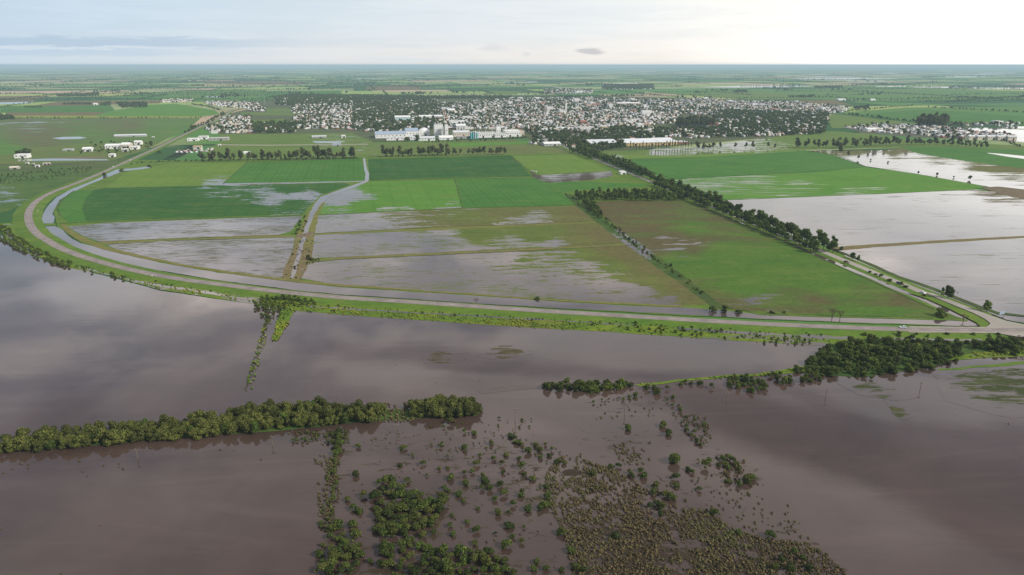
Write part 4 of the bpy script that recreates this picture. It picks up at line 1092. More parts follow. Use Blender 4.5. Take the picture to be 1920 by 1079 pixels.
M['reed'] = mat_reed()
RP = []
for m_ in TP:
    c_ = m_.copy(); c_.materials.clear(); c_.materials.append(M['reed']); RP.append(c_)
items = []
tus([(20, 430), (60, 470), (200, 512), (330, 536), (470, 560), (560, 570), (560, 580), (430, 560), (300, 541), (200, 516), (100, 490), (40, 466)], 2.2, .5, .8, 1.6, 21)
tus([(560, 574), (640, 580), (840, 592), (1040, 603), (1150, 608), (1150, 621), (1040, 616), (840, 603), (640, 589), (560, 582)], 1.7, .75, .7, 1.5, 22)
tus([(1150, 610), (1280, 616), (1420, 624), (1560, 632), (1560, 645), (1420, 639), (1280, 630), (1150, 622)], 2.6, .5, .7, 1.5, 23)
tus([(533, 577), (556, 580), (546, 592), (540, 607), (530, 622), (519, 640), (511, 638), (515, 622), (519, 605), (525, 590)], 1.3, .9, .9, 1.8, 24)
tus([(1770, 670), (1830, 662), (1920, 655), (1920, 665), (1830, 671)], 1.8, .7, .7, 1.5, 25)
tus([(1560, 640), (1640, 634), (1800, 642), (1795, 668), (1740, 690), (1620, 704)], 3.0, .5, 1.0, 2.0, 26)
tus([(1195, 721), (1280, 712), (1420, 702), (1500, 690), (1500, 696), (1420, 706), (1280, 716)], 1.8, .7, .7, 1.4, 27)
tus([(497, 600), (508, 602), (470, 735), (458, 735)], 1.5, .8, .7, 1.4, 28)
merged('reed_grass', RP, items, [M['reed']], 'bright green and yellow reeds on the banks')

# ---- low scrub along the ditch in the middle of the block and under the outer bank
items = []
SC = [c for c, t in PROTO['wispy']] + [c for c, t in PROTO['shrub']]


def scrub(poly, sp, dens, s0, s1, seed, z=.35):
    for p in scatter(poly, sp, z, seed, 3000, dens):
        s_ = random.uniform(s0, s1)
        items.append((p, s_, s_ * random.uniform(.6, 1.0), random.uniform(0, 6.28), random.randrange(10)))


scrub([(549, 470), (556, 442), (590, 440), (584, 485), (564, 526), (528, 524)], 4.2, .45, .3, .9, 1)
scrub([(540, 440), (560, 418), (572, 408), (574, 420), (566, 440)], 3.5, .6, .5, 1.1, 2)
scrub([(575, 489), (600, 486), (600, 492), (575, 493)], 3, .8, .5, 1.0, 3)
scrub([(140, 497), (300, 530), (470, 558), (470, 562), (300, 535), (140, 502)], 3.0, .4, .2, .65, 4)
scrub([(560, 570), (640, 574.5), (840, 587), (1040, 598), (1150, 604), (1150, 607), (1040, 601), (840, 590), (640, 577.5), (560, 573)], 2.2, .6, .15, .5, 5)
scrub([(1150, 604), (1300, 614), (1560, 628), (1560, 631), (1300, 618), (1150, 607)], 2.6, .5, .2, .6, 6)
merged('ditch_scrub', SC, items, [M['leaf_shrub'], M['core']], 'low scrub fringing the ditches and outer bank')

# ---- bushes along the outer bank, the thicket and the levees
BUSH = []


def bushes(poly, sp, seed, s0, s1, dens=1.0, where=''):
    for p in scatter(poly, sp, .32, seed, 4000, dens):
        BUSH.append((p, random.uniform(s0, s1), where))


bushes([(-10, 428), (12, 425), (26, 440), (60, 462), (100, 482), (136, 494), (128, 502), (85, 492), (30, 470), (-10, 445)], 3.9, 1, .4, .85, .9, 'outer bank by the road bend')
bushes([(140, 498), (200, 512), (270, 533), (266, 540), (200, 518), (140, 505)], 5.5, 2, .4, .8, .6, 'outer bank by the road bend')
bushes([(472, 566), (500, 560), (545, 556), (600, 570), (545, 578), (533, 580), (528, 598), (500, 598), (478, 585)], 3.0, 3, .25, .85, .8, 'clump below the road, left')
bushes([(560, 566), (640, 574), (760, 585), (1040, 602), (1040, 606), (760, 589), (640, 579), (560, 574)], 5.0, 4, .12, .42, .6, 'outer bank beside the highway')
bushes([(1110, 604), (1190, 607), (1280, 613), (1290, 630), (1230, 630), (1180, 620), (1110, 610)], 2.8, 5, .12, .55, .5, 'bank below the highway, centre right')
bushes([(1280, 613), (1420, 626), (1530, 635), (1533, 648), (1440, 645), (1400, 640), (1280, 630)], 2.8, 6, .12, .55, .5, 'bank below the highway, centre right')
bushes([(1510, 692), (1520, 678), (1562, 648), (1640, 638), (1797, 646), (1795, 668), (1750, 690), (1620, 706), (1540, 706)], 3.3, 7, .55, 1.45, .93, 'dense thicket below the junction')
bushes([(1430, 705), (1480, 694), (1530, 694), (1540, 715), (1500, 722), (1440, 720)], 3.4, 8, .55, 1.0, .8, 'left tail of the thicket')
bushes([(1362, 712), (1380, 706), (1430, 715), (1435, 730), (1410, 736), (1365, 728)], 2.9, 9, .4, .95, 1, 'left tail of the thicket')
bushes([(1020, 722), (1050, 720), (1120, 720), (1180, 722), (1190, 728), (1120, 736), (1060, 734), (1020, 730)], 2.9, 10, .6, 1.15, 1, 'hedge on the submerged levee')
bushes([(1230, 722), (1290, 716), (1320, 722), (1250, 732), (1200, 735)], 3.6, 11, .4, .8, .7, 'hedge on the submerged levee')
bushes([(1800, 646), (1930, 636), (1980, 660), (1900, 668), (1830, 655)], 3.6, 12, .7, 1.3, .8, 'thicket at right edge')
bushes([(1620, 706), (1760, 690), (1800, 672), (1790, 684), (1740, 698), (1630, 712)], 4.2, 14, .35, .7, .7, 'fringe of the thicket')
bushes([(1600, 628), (1900, 630), (1900, 640), (1600, 640)], 5.5, 15, .4, .9, .6, 'fringe of the thicket')
for k in range(40):    # dotted shrubs on the sunken fence line
    t = k / 39
    BUSH.append((P(502 - 42 * t + random.uniform(-3.5, 3.5), 602 + 130 * t, .3), random.uniform(.10, .24) * (1.7 if t < .2 else 1), 'sunken fence line'))
BUSH.sort(key=lambda b: -(proj(*b[0])[1] - 100) * b[1])
BUSH = sorted(BUSH[:300], key=lambda b: proj(*b[0])[0]) + BUSH[300:]
print('bushes', len(BUSH))
ORD2 = {}
rest = []
for k, (p, s, w) in enumerate(BUSH):
    if k < 300:
        ORD2[w] = ORD2.get(w, 0) + 1
        place_tree('thicket' if k % 3 else 'shrub', 'bank_bush', p, s * (1 if k % 3 else 1.35), 'dark green bush in %s, %s from left there' % (w, ordn(ORD2[w])), 'bush', 'bushes: ' + w)
    else:
        rest.append((p, s, s, random.uniform(0, 6.28), random.randrange(5)))
if rest: merged('bank_scrub', [c for c, t in PROTO['thicket']], rest, [M['leaf_dark'], M['core']], 'low dark scrub on the banks')

# ---- single bushes near the canal and in the fields
for u, v, s, lab in [(1335, 584, 1.15, 'left of three dark round bushes on canal bank'), (1358, 585, 1.1, 'middle of three dark round bushes on canal bank'), (1383, 587, 1.1, 'right of three dark round bushes on canal bank'), (1447, 588, .7, 'low bush on canal bank right of the three round bushes'), (1470, 588, .5, 'smallest low bush on canal bank below the pasture'),
                     (1763, 594, 1.5, 'big dark bush at the tip of the pasture by the junction'), (1008, 562, .8, 'lone light bush standing in canal beside highway'),
                     (229, 322.5, 1.9, 'wide dark bush standing in canal near road bend'), (196, 331, 1.6, 'dark bush in canal nearest the road bend'), (280, 315, 1.7, 'dark bush at the far end of the canal'), (299, 288, 1.7, 'dark bush beside far ditch near scrapyard'),
                     (792, 588, .6, 'small dark shrub on yellow bank, left of pair'), (853, 593, .6, 'small dark shrub on yellow bank, right of pair'), (625, 585, .6, 'small round shrub at the left start of yellow bank'),
                     (560, 432, .9, 'bush on grassy knoll where levees meet the ditch'), (563, 424, .8, 'upper bush on grassy knoll above levee crossing'), (578, 487, 1.0, 'bush on ditch bank at lower levee crossing'), (587, 489, .7, 'smaller bush right of lower levee crossing')]:
    place_tree('thicket', 'lone_bush', P(u, v, .4), s, lab, 'bush')


def bare_tree(loc, h, seed, label, name='bare_tree'):
    rr = random.Random(seed)
    t = thing(name, label, 'tree', loc)
    tr = MB(); tr.tube((0, 0, -.3), (0, 0, h * .35), h * .035, h * .026, 6); tr.build('trunk', M['twig'], t)
    cr = MB()

    def br(p, d, L, r, lev):
        q = p + d * L
        cr.tube(p, q, r, r * .55, 4)
        if lev == 0: return
        for _ in range(4):
            nd = (d + Vector((rr.uniform(-.8, .8), rr.uniform(-.8, .8), rr.uniform(-.2, .5)))).normalized()
            br(q, nd, L * rr.uniform(.55, .8), r * .55, lev - 1)
    for k in range(5):
        a = 6.283 * k / 5 + rr.uniform(-.3, .3)
        br(Vector((0, 0, h * .3)), Vector((math.cos(a) * .7, math.sin(a) * .7, .75)).normalized(), h * .24, h * .02, 3)
    cr.build('branches', M['twig'], t)
    return t


bare_tree(P(893, 571, .6), 5.5, 1, 'bare reddish brown tree on canal edge beside highway')
bare_tree(P(1560, 597, .5), 8.0, 2, 'bare dark tree on canal bank below the pasture, left of pair')
bare_tree(P(1575, 597, .5), 6.5, 3, 'bare dark tree on canal bank below the pasture, right of pair')
bare_tree(P(1806, 603, .5), 6.0, 4, 'bare small tree at ditch end beside the junction')
bare_tree(P(1912, 652, .4), 9.0, 5, 'dry brown tree at right edge below the junction')

# ---- avenue rows
adir = (av1 - av0).normalized()
an = Vector((-adir.y, adir.x, 0))
ALEN = (av1 - av0).length


def avenue_row(off, v0, v1, sp, side, s0, s1, skip=.05):
    k = 0
    d = ALEN
    n = 0
    while d > -60:
        p = av0 + adir * d + an * (off + random.uniform(-1.0, 1.0)); p.z = .5
        u, v = proj(*p)
        if v0 < v < v1 and random.random() > skip:
            k += 1
            place_tree('avenue', 'avenue_tree', p, random.uniform(s0, s1), 'leafy tree in %s row of the avenue, %s from the junction end' % (side, ordn(k)), 'tree', 'trees lining the avenue')
        d -= sp * random.uniform(.8, 1.25)


avenue_row(-7.5, 348, 478, 7.2, 'left', .78, 1.08)
avenue_row(7.5, 281, 476, 7.0, 'right', .85, 1.2)
avenue_row(15.5, 279, 330, 9.0, 'outer right', .9, 1.3)
avenue_row(-8.5, 277, 300, 12.0, 'far left', .8, 1.1)
for k, (u, v, s) in enumerate([(1598, 486, .62), (1608, 491, .55), (1577, 472, .45), (1777, 561, .85), (1850, 585, .88), (1768, 548, .3)]):
    place_tree('avenue', 'roadside_tree', P(u, v, .5), s, ['young tree right of avenue where the tree rows end', 'smaller young tree right of avenue where rows end', 'little tree on levee beside the avenue', 'lone leafy tree right of avenue, farther of two', 'lone leafy tree right of avenue, nearest junction', 'tiny tree beside the avenue levee'][k], 'tree')
for k, (u, v, s) in enumerate([(1587, 495, 1.2), (1630, 512, .8), (1641, 516, .8), (1652, 520, 1.1), (1668, 528, 1.1), (1690, 535, 1.0), (1699, 540, 1.1), (1732, 556, .95)]):
    place_tree('shrub', 'verge_shrub', P(u, v, .7), s * 1.25, 'green shrub on left verge of avenue, %s from the tree rows' % ordn(k + 1), 'shrub', 'shrubs on the avenue verge')

# belt of dark trees by the pasture and hedge trees
k = 0
for p in sorted(scatter([(1080, 373), (1110, 366), (1180, 362), (1250, 366), (1290, 372), (1270, 378), (1180, 377), (1100, 376)], 6.0, .5, 21), key=lambda p: proj(*p)[0]):
    k += 1
    place_tree('avenue', 'belt_tree', p, random.uniform(.55, .88), 'dark tree in belt above brown pasture, %s from left' % ordn(k), 'tree', 'tree belt above the pasture')
k = 0
for p in sorted(scatter([(1094, 384), (1108, 384), (1128, 404), (1122, 410)], 4.5, .5, 22), key=lambda p: proj(*p)[1]):
    k += 1
    place_tree('avenue', 'hedge_tree', p, random.uniform(.5, .72), 'dark tree at upper end of diagonal hedge, %s from top' % ordn(k), 'tree', 'trees of the diagonal hedge')
k = 0
for i in range(46):
    t = i / 45
    u, v = 1128 + 190 * t, 409 + 142 * t
    if random.random() < .85:
        k += 1
        place_tree('thicket', 'hedge_bush', P(u + random.uniform(-7, 7), v, .4), random.uniform(.35, .75), 'low bush on diagonal hedge bank, %s from top' % ordn(k), 'bush', 'bushes on the diagonal hedge bank')

# eucalyptus lines
def euc_line(name, pts, n, s0, s1, lab, group, jit=6, kind='euc'):
    W = [P(u, v, .3) for u, v in pts]
    L = resample(W, sum((b - a).length for a, b in zip(W, W[1:])) / n)
    for k, p in enumerate(L[:-1]):
        q = p + Vector((random.uniform(-jit, jit), random.uniform(-jit, jit), 0))
        place_tree(kind, name, q, random.uniform(s0, s1), lab % ordn(k + 1), 'tree', group)


euc_line('eucalyptus_tree', [(378, 302), (450, 301), (560, 299.5), (668, 297)], 74, .5, 1.2, 'eucalyptus in belt behind light fields, %s from left', 'eucalyptus belt behind the light fields')
euc_line('eucalyptus_tree', [(716, 294.5), (780, 293), (858, 291.5)], 34, .55, 1.2, 'eucalyptus in row before the factory, %s from left', 'eucalyptus row before the factory')
euc_line('eucalyptus_tree', [(880, 291.5), (906, 291.5)], 4, .8, 1.1, 'eucalyptus in small pair-clump right of factory row, %s from left', 'small eucalyptus clump', 3)
euc_line('eucalyptus_tree', [(918, 291), (946, 290.5)], 5, .8, 1.1, 'eucalyptus in last clump toward avenue, %s from left', 'last eucalyptus clump', 3)
euc_line('eucalyptus_tree', [(1488, 278), (1570, 278), (1640, 274), (1700, 272), (1780, 273), (1850, 280)], 64, .5, 1.25, 'eucalyptus in long line before right suburb, %s from left', 'eucalyptus line before the right suburb')
euc_line('eucalyptus_tree', [(1303, 282), (1335, 281)], 6, .7, 1.05, 'eucalyptus in clump behind right green field, %s from left', 'eucalyptus clump behind the green field', 4)
for k, (u, v, s) in enumerate([(1350, 279, .7), (1378, 280, .85), (1398, 280, .8), (1410, 280, 1.0), (1440, 278, .85), (1453, 279, .7), (1575, 291, 1.05), (1590, 296, .75), (1609, 300, .55)]):
    place_tree('euc', 'field_tree', P(u, v, .3), s, 'lone tree along back edge of right green field, %s from left' % ordn(k + 1), 'tree', 'lone trees behind the right green field')
euc_line('slender_tree', [(1181, 282), (1240, 280), (1296, 276.5)], 21, .9, 1.3, 'slender dark tree in row before yellow warehouse, %s from left', 'slender trees before the warehouse', 1, 'slender')
k = 0
for p in sorted(scatter([(1716, 236), (1740, 233), (1778, 235), (1772, 240), (1725, 240)], 9, .3, 31), key=lambda p: proj(*p)[0]):
    k += 1
    place_tree('euc', 'grove_tree', p, random.uniform(1.3, 1.85), 'tall dark tree in big grove beside right suburb, %s from left' % ordn(k), 'tree', 'tall grove beside the suburb')
k = 0
for p in sorted(scatter([(1268, 240), (1300, 240), (1340, 238), (1340, 233), (1270, 234)], 9, .3, 32), key=lambda p: proj(*p)[0]):
    k += 1
    place_tree('euc', 'grove_tree', p, random.uniform(1.1, 1.5), 'tall brownish tree in plantation at town edge, %s from left' % ordn(k), 'tree', 'plantation at the town edge')
for k, (u, v, s) in enumerate([(1722, 326.5, .55), (1757, 330, .6), (1788, 334, .55), (1818, 338, .85), (1665, 306, .5), (1632, 302, .45)]):
    place_tree('town', 'field_tree', P(u, v, .3), s, 'small dark tree in glaring flooded field, %s along the field edge' % ordn(k + 1), 'tree', 'dark trees in the glaring flood')
for k, (u, v, s) in enumerate([(763, 265.5, 1.35), (782, 264.5, 1.55), (1165, 275, 2.0), (1087, 268, 1.4), (283, 275, 1.3), (245, 273, 1.2), (219, 275, 1.2), (1275, 237, 1.0)]):
    place_tree('town', 'yard_tree', P(u, v, .3), s, ['left round tree before the long factory shed', 'right round tree before the long factory shed', 'big dark tree between the two yellow warehouses', 'dark tree beside white sheds at avenue head', 'dark tree beside highway at the farm buildings', 'dark tree behind the long white farm shed', 'pale tree behind farm sheds by the highway', 'dark tree before the plantation'][k], 'tree')
for p in scatter([(26, 291), (50, 285), (58, 286), (58, 291)], 7, .3, 33):
    ORD['fc'] = ORD.get('fc', 0) + 1
    place_tree('town', 'farm_tree', p, random.uniform(.8, 1.3), 'dark tree in clump behind white shed at left edge, %s there' % ordn(ORD['fc']), 'tree', 'farm trees at the left edge')

# ================================================================== BUILDINGS
def wallmat(name, c, ribs=0.0):
    nt = NT(name)
    tc = nt.n('ShaderNodeTexCoord')
    n1 = nt.noise(tc.outputs['Object'], .25, 5, .65)
    mp = nt.n('ShaderNodeMapping', {'Vector': tc.outputs['Object'], 'Scale': (.9, .9, .1)})
    n2 = nt.noise(mp.outputs[0], 1.0, 5, .7)
    g = nt.n('ShaderNodeNewGeometry')
    col = nt.mix(nt.rng(n1, .35, .7, 0, .35), c, tuple(x * .7 for x in c))
    col = nt.mix(nt.rng(n2, .54, .85, 0, .3), col, (.25, .22, .18))
    col = nt.mix(1.0, col, nt.ramp(g.outputs['Random Per Island'], [(0, .86), (1, 1.0)]), 'MULTIPLY')
    return nt.surf(bsdf(nt, col, .75, .3))


for nm, c in dict(bright=(.86, .85, .83), white=(.74, .73, .70), cream=(.70, .62, .50), pink=(.62, .45, .38), grey=(.45, .45, .44), brick=(.36, .13, .085), yellow=(.58, .43, .20), teal=(.10, .48, .52), paleteal=(.50, .68, .66), metal=(.68, .70, .72), bluemetal=(.36, .44, .54), tile=(.34, .15, .10), slab=(.56, .54, .51), orange=(.65, .30, .06), silver=(.76, .77, .78), rust=(.28, .13, .08), concrete=(.42, .40, .37)).items():
    M['b_' + nm] = wallmat('painted_' + nm, c)
M['glass'] = mat_plain('dark_window_glass', (.03, .035, .04), (.05, .055, .06), 1, .15, .5)
M['wood'] = mat_plain('weathered_wood', (.20, .16, .11), (.12, .095, .07), 2, .9, .1)
M['dark'] = mat_plain('dark_opening', (.02, .02, .02), (.035, .03, .03), 1, .9, .1)


def house_proto(i):
    """small one-storey house; local x along the street, front at -y"""
    r = random.Random(900 + i)
    w, d, h = r.uniform(8, 13), r.uniform(8, 13), r.uniform(3.2, 4.2)
    if i in (3, 9): h = r.uniform(6, 7.2)
    mb = MB()
    gable = i % 3 == 1
    mb.box(-w / 2, w / 2, -d / 2, d / 2, -.3, h, 0, 1)
    if gable:
        rh = r.uniform(1.5, 2.3); e = .5
        mb.prism([(-d / 2 - e, h + .003), (d / 2 + e, h + .003), (0, h + rh)], -w / 2 - .4, w / 2 + .4, 1)
    else:
        t = .25
        for (x0, x1, y0, y1) in ((-w / 2 - .02, w / 2 + .02, -d / 2 - .02, -d / 2 + t), (-w / 2 - .02, w / 2 + .02, d / 2 - t, d / 2 + .02), (-w / 2 - .02, -w / 2 + t, -d / 2 + t, d / 2 - t), (w / 2 - t, w / 2 + .02, -d / 2 + t, d / 2 - t)):
            mb.box(x0, x1, y0, y1, h + .003, h + .6, 0)
        mb.box(w * .1, w * .1 + 1.3, d * .1, d * .1 + 1.3, h + .01, h + 1.7, 3)      # water tank on the roof
    fl = 1 if h < 5 else 2
    for f in range(fl):
        for sgn in (-1, 1):
            y = sgn * (d / 2 + .03)
            for x in (-w * .3, w * .28):
                mb.quad((x - .8, y, 1 + 3 * f), (x + .8, y, 1 + 3 * f), (x + .8, y, 2.3 + 3 * f), (x - .8, y, 2.3 + 3 * f), 2)
    y = -d / 2 - .035
    mb.quad((-.55, y, 0), (.55, y, 0), (.55, y, 2.15), (-.55, y, 2.15), 2)
    # lean-to at the back
    mb.box(-w * .2, w / 2 - .1, d / 2 + .003, d / 2 + 3.5, -.3, h * .72, 0, 1)
    wallc = ['white', 'white', 'cream', 'white', 'white', 'white', 'grey', 'brick', 'white', 'cream', 'white', 'pink'][i]
    roofc = ['slab', 'metal', 'slab', 'white', 'tile', 'slab', 'slab', 'metal', 'silver', 'slab', 'silver', 'tile'][i]
    desc = ['white flat-roofed', 'white metal-gabled', 'cream flat-roofed', 'white two-storey', 'white red-tiled', 'white flat-roofed', 'grey flat-roofed', 'brick metal-roofed', 'white silver-roofed', 'cream two-storey', 'white silver-gabled', 'pink tiled'][i]
    return mb, ['b_' + wallc, 'b_' + roofc, 'glass', 'b_grey'], desc


HP = []
for i in range(12):
    mb, ms, desc = house_proto(i)
    HP.append((mb.mesh('house', [M[x] for x in ms]), desc))

# zones: polygon, house probability, tree probability, label words
ZONES = [
    ([(382, 193), (400, 191), (484, 194), (484, 203), (450, 204), (400, 199)], .95, .10, 'far suburb beyond the highway curve'),
    ([(420, 220), (472, 219), (470, 231), (440, 233), (415, 231)], .95, .25, 'suburb beside the highway, upper blocks'),
    ([(386, 240), (415, 232), (470, 232), (475, 250), (400, 251)], .75, .55, 'suburb beside the highway, lower blocks'),
    ([(470, 233), (557, 232), (557, 250), (470, 251)], .22, 1.0, 'wooded suburb right of the highway'),
    ([(553, 218), (590, 216), (662, 215), (664, 244), (552, 242)], .80, .55, 'left suburb of parallel streets'),
    ([(546, 201), (667, 200), (667, 214), (546, 213)], .80, .45, 'left suburb, back blocks'),
    ([(517, 184), (670, 182), (670, 198), (517, 198)], .38, .85, 'far left edge of town'),
    ([(466, 203), (495, 203), (495, 209), (466, 209)], .8, .3, 'isolated blocks near the highway curve'),
    ([(664, 188), (820, 186), (820, 214), (664, 212)], .50, .9, 'wooded quarter behind the factory'),
    ([(664, 212), (820, 212), (820, 243), (700, 248), (664, 245)], .45, .9, 'wooded quarter left of the factory tower'),
    ([(820, 196), (960, 186), (960, 214), (820, 214)], .7, .6, 'town quarter behind the factory'),
    ([(820, 214), (960, 212), (985, 240), (960, 243), (820, 243)], .8, .42, 'blocks directly behind the factory'),
    ([(960, 187), (1110, 183), (1110, 212), (960, 214)], .68, .5, 'town centre, back blocks'),
    ([(1110, 186), (1270, 188), (1270, 212), (1110, 212)], .62, .55, 'town centre, right back blocks'),
    ([(960, 213), (1120, 212), (1140, 235), (1110, 250), (990, 248)], .92, .25, 'town centre'),
    ([(1120, 212), (1272, 212), (1270, 232), (1140, 238)], .9, .25, 'town centre right'),
    ([(985, 248), (1110, 250), (1170, 240), (1180, 262), (1090, 272), (1010, 266)], .25, 1.0, 'wooded quarter at the avenue head'),
    ([(1230, 187), (1345, 188), (1345, 200), (1240, 199)], .85, .2, 'right part of town, back blocks'),
    ([(1272, 200), (1345, 200), (1345, 218), (1272, 214)], .6, .5, 'right part of town'),
    ([(1345, 190), (1480, 192), (1590, 203), (1580, 212), (1480, 212), (1345, 208)], .85, .22, 'long right tail of town'),
    ([(1345, 208), (1480, 212), (1555, 214), (1550, 232), (1345, 236)], .42, .95, 'wooded right quarter'),
    ([(1262, 244), (1345, 238), (1550, 232), (1545, 252), (1420, 258), (1290, 260)], .40, .95, 'wooded right quarter, front rows'),
    ([(1170, 243), (1275, 243), (1285, 258), (1180, 262)], .3, .9, 'blocks above the yellow warehouses'),
    ([(1585, 241), (1640, 234), (1700, 234), (1780, 242), (1900, 255), (1900, 262), (1760, 258), (1640, 249)], .95, .12, 'right suburb by the flood'),
    ([(1020, 168), (1110, 168), (1110, 176), (1020, 176)], .5, .2, 'outlying hamlet behind town'),
    ([(1130, 160), (1225, 158), (1225, 168), (1130, 168)], .35, .9, 'farther outlying hamlet'),
    ([(1780, 233), (1910, 232), (1910, 237), (1780, 237)], .4, .4, 'houses along the glaring flood'),
    ([(1025, 264), (1056, 266), (1085, 276), (1090, 285), (1060, 276), (980, 270)], .35, .7, 'shacks left of the avenue head'),
    ([(300, 188), (360, 187), (360, 193), (300, 193)], .3, .1, 'roadside buildings far left'),
]
zpoly = [z[0] for z in ZONES]


def zone_at(u, v):
    for k, q in enumerate(zpoly):
        if inside(u, v, q): return k
    return -1


FOOT = []          # footprints of the big buildings: (centre, radius)
HOUSES, TTREES = [], []


def fill_town(avoid):
    rr = random.Random(77)
    BS, BT, ST = 105.0, 105.0, 13.0
    for a in range(-14, 46):
        for b in range(-22, 32):
            o = Vector((0, 900)) + SD * (a * BS) + TD * (b * BT)
            cu, cv = proj(o.x, o.y)
            if not (250 < cu < 2000 and 150 < cv < 310): continue
            cells = []
            y = ST / 2
            rows = [8, 22, 38, 52, 68, 84, 97]
            for ri, yy in enumerate(rows):
                x = ST / 2 + 6
                while x < BT - 4:
                    cells.append((x + rr.uniform(-1.5, 1.5), yy + rr.uniform(-2, 2), ri))
                    x += rr.uniform(11.5, 16)
            for (x, yy, ri) in cells:
                p = o + TD * x + SD * yy
                u, v = proj(p.x, p.y)
                k = zone_at(u, v)
                if k < 0: continue
                if any((p - c).length < r for c, r in avoid): continue
                hd, td = ZONES[k][1], ZONES[k][2]
                edge = ri in (0, 1, 5, 6)
                clump = mnoise.noise(Vector((p.x * .008, p.y * .008, 4)))
                if rr.random() < min(.95, hd * 1.15) * (1.0 if edge else .75) * (1 + 1.0 * clump):
                    sc = rr.choice([.55, .62, .7, .75, .85, 1.0, 1.3]) if hd > .6 else rr.choice([.6, .7, .8, 1.0])
                    big = rr.random() < .05 and hd > .5 and 9 < k < 20
                    HOUSES.append((Vector((p.x, p.y, .15)), sc * (1.7 if big else 1), rr.uniform(.85, 1.2) * (1.25 if big else 1), math.pi * .5 * rr.randrange(4) + GA, rr.choice([0, 0, 1, 2, 3, 4, 4, 5, 5, 6, 7, 7, 8, 9, 10, 11, 6]), k))
                    if rr.random() < .75 + td * .3:
                        q = p + TD * rr.uniform(-9, 9) + SD * rr.uniform(-9, 9)
                        TTREES.append((Vector((q.x, q.y, .1)), rr.uniform(.6, 1.1), k))
                elif rr.random() < td * (1 - .5 * clump):
                    for _ in range(2 if td > .8 else 1):
                        q = p + TD * rr.uniform(-5, 5) + SD * rr.uniform(-5, 5)
                        TTREES.append((Vector((q.x, q.y, .1)), rr.uniform(.75, 1.45), k))


def bld(name, label, uL, uR, vB, h, depth, wall='b_white', roof='b_metal', style='flat', rh=2.5, nwin=0, ndoor=1, extras=None, rot=GA, win='glass', group=None, cat='building', parapet=.6):
    """industrial or farm building: front lower corners surveyed at (uL,vB)-(uR,..), long side along the street grid"""
    wall, roof = ('b_bright' if x == 'b_white' else x for x in (wall, roof))
    a = P(uL, vB, .1)
    # width so that the right corner projects to uR
    d = Vector((math.cos(rot), math.sin(rot), 0))
    lo, hi = 1.0, 900.0
    for _ in range(40):
        m = (lo + hi) / 2
        q = a + d * m
        if proj(q.x, q.y, .1)[0] < uR: lo = m
        else: hi = m
    w = (lo + hi) / 2
    t = thing(name, label, cat, a, rot, group)
    FOOT.append(((a + d * w / 2 + Vector((-d.y, d.x, 0)) * depth / 2).xy, max(w, depth) * .55 + 6))
    mb = MB()
    if style == 'gable':
        mb.prism([(0, -.3), (depth, -.3), (depth, h), (depth / 2, h + rh - .15), (0, h)], 0, w)
    else:
        mb.box(0, w, 0, depth, -.3, h)
    mb.build('wall', M[wall], t)
    rb = MB()
    if style == 'gable':
        e = .5
        s = rh / (depth / 2)
        rb.prism([(-e, h - e * s + .02), (depth / 2, h + rh + .02), (depth + e, h - e * s + .02), (depth + e, h - e * s + .3), (depth / 2, h + rh + .3), (-e, h - e * s + .3)], -.5, w + .5)
    elif style == 'arch':
        n = 10
        pr = [(depth / 2 - depth / 2 * math.cos(math.pi * k / n) * 1.02, h + .004 + rh * math.sin(math.pi * k / n)) for k in range(n + 1)]
        rb.prism(pr, -.3, w + .3)
    elif style == 'dome':
        rb.blob((w / 2, depth / 2, h), (w * .5, depth * .5, rh), 16, 8, 0, 1)
    elif style == 'saw':
        k = max(2, int(w / 12)); q = w / k
        for j in range(k):
            i0 = len(rb.v)
            rb.v += [(j * q, 0, h + .004), ((j + 1) * q, 0, h + .004), (j * q + q * .3, 0, h + rh), (j * q, depth, h + .004), ((j + 1) * q, depth, h + .004), (j * q + q * .3, depth, h + rh)]
            rb.f += [(i0, i0 + 1, i0 + 2), (i0 + 5, i0 + 4, i0 + 3), (i0, i0 + 2, i0 + 5, i0 + 3), (i0 + 1, i0 + 4, i0 + 5, i0 + 2)]; rb.m += [0] * 4
    else:
        rb.box(-.15, w + .15, -.15, depth + .15, h + .003, h + .35)
        rb.box(-.15, w + .15, -.15, .25, h + .353, h + parapet); rb.box(-.15, w + .15, depth - .25, depth + .15, h + .353, h + parapet)
    rb.build('roof', M[roof], t)
    for k in range(nwin):
        wb = MB(); x = w * (k + .5) / nwin
        ww = min(2.2, w / nwin * .45)
        wb.box(x - ww / 2, x + ww / 2, -.06, .05, h * .5, h * .5 + min(1.8, h * .3)); wb.build('window', M[win], t)
    for k in range(ndoor):
        db = MB(); x = w * (k + .62) / max(1, ndoor)
        db.box(x - 2, x + 2, -.05, .06, 0, min(4.2, h * .6)); db.build('door', M['dark'], t)
    if extras: extras(t, w, depth, h)
    return t


def vents(n):
    def f(t, w, d, h):
        for k in range(n):
            mb = MB(); x = w * (k + .5) / n
            mb.tube((x, d * .5, h), (x, d * .5, h + 4.2), .55, .55, 8); mb.tube((x, d * .5, h + 4.2), (x, d * .5, h + 4.8), .95, .2, 8)
            mb.build('roof_vent', M['b_silver'], t)
    return f


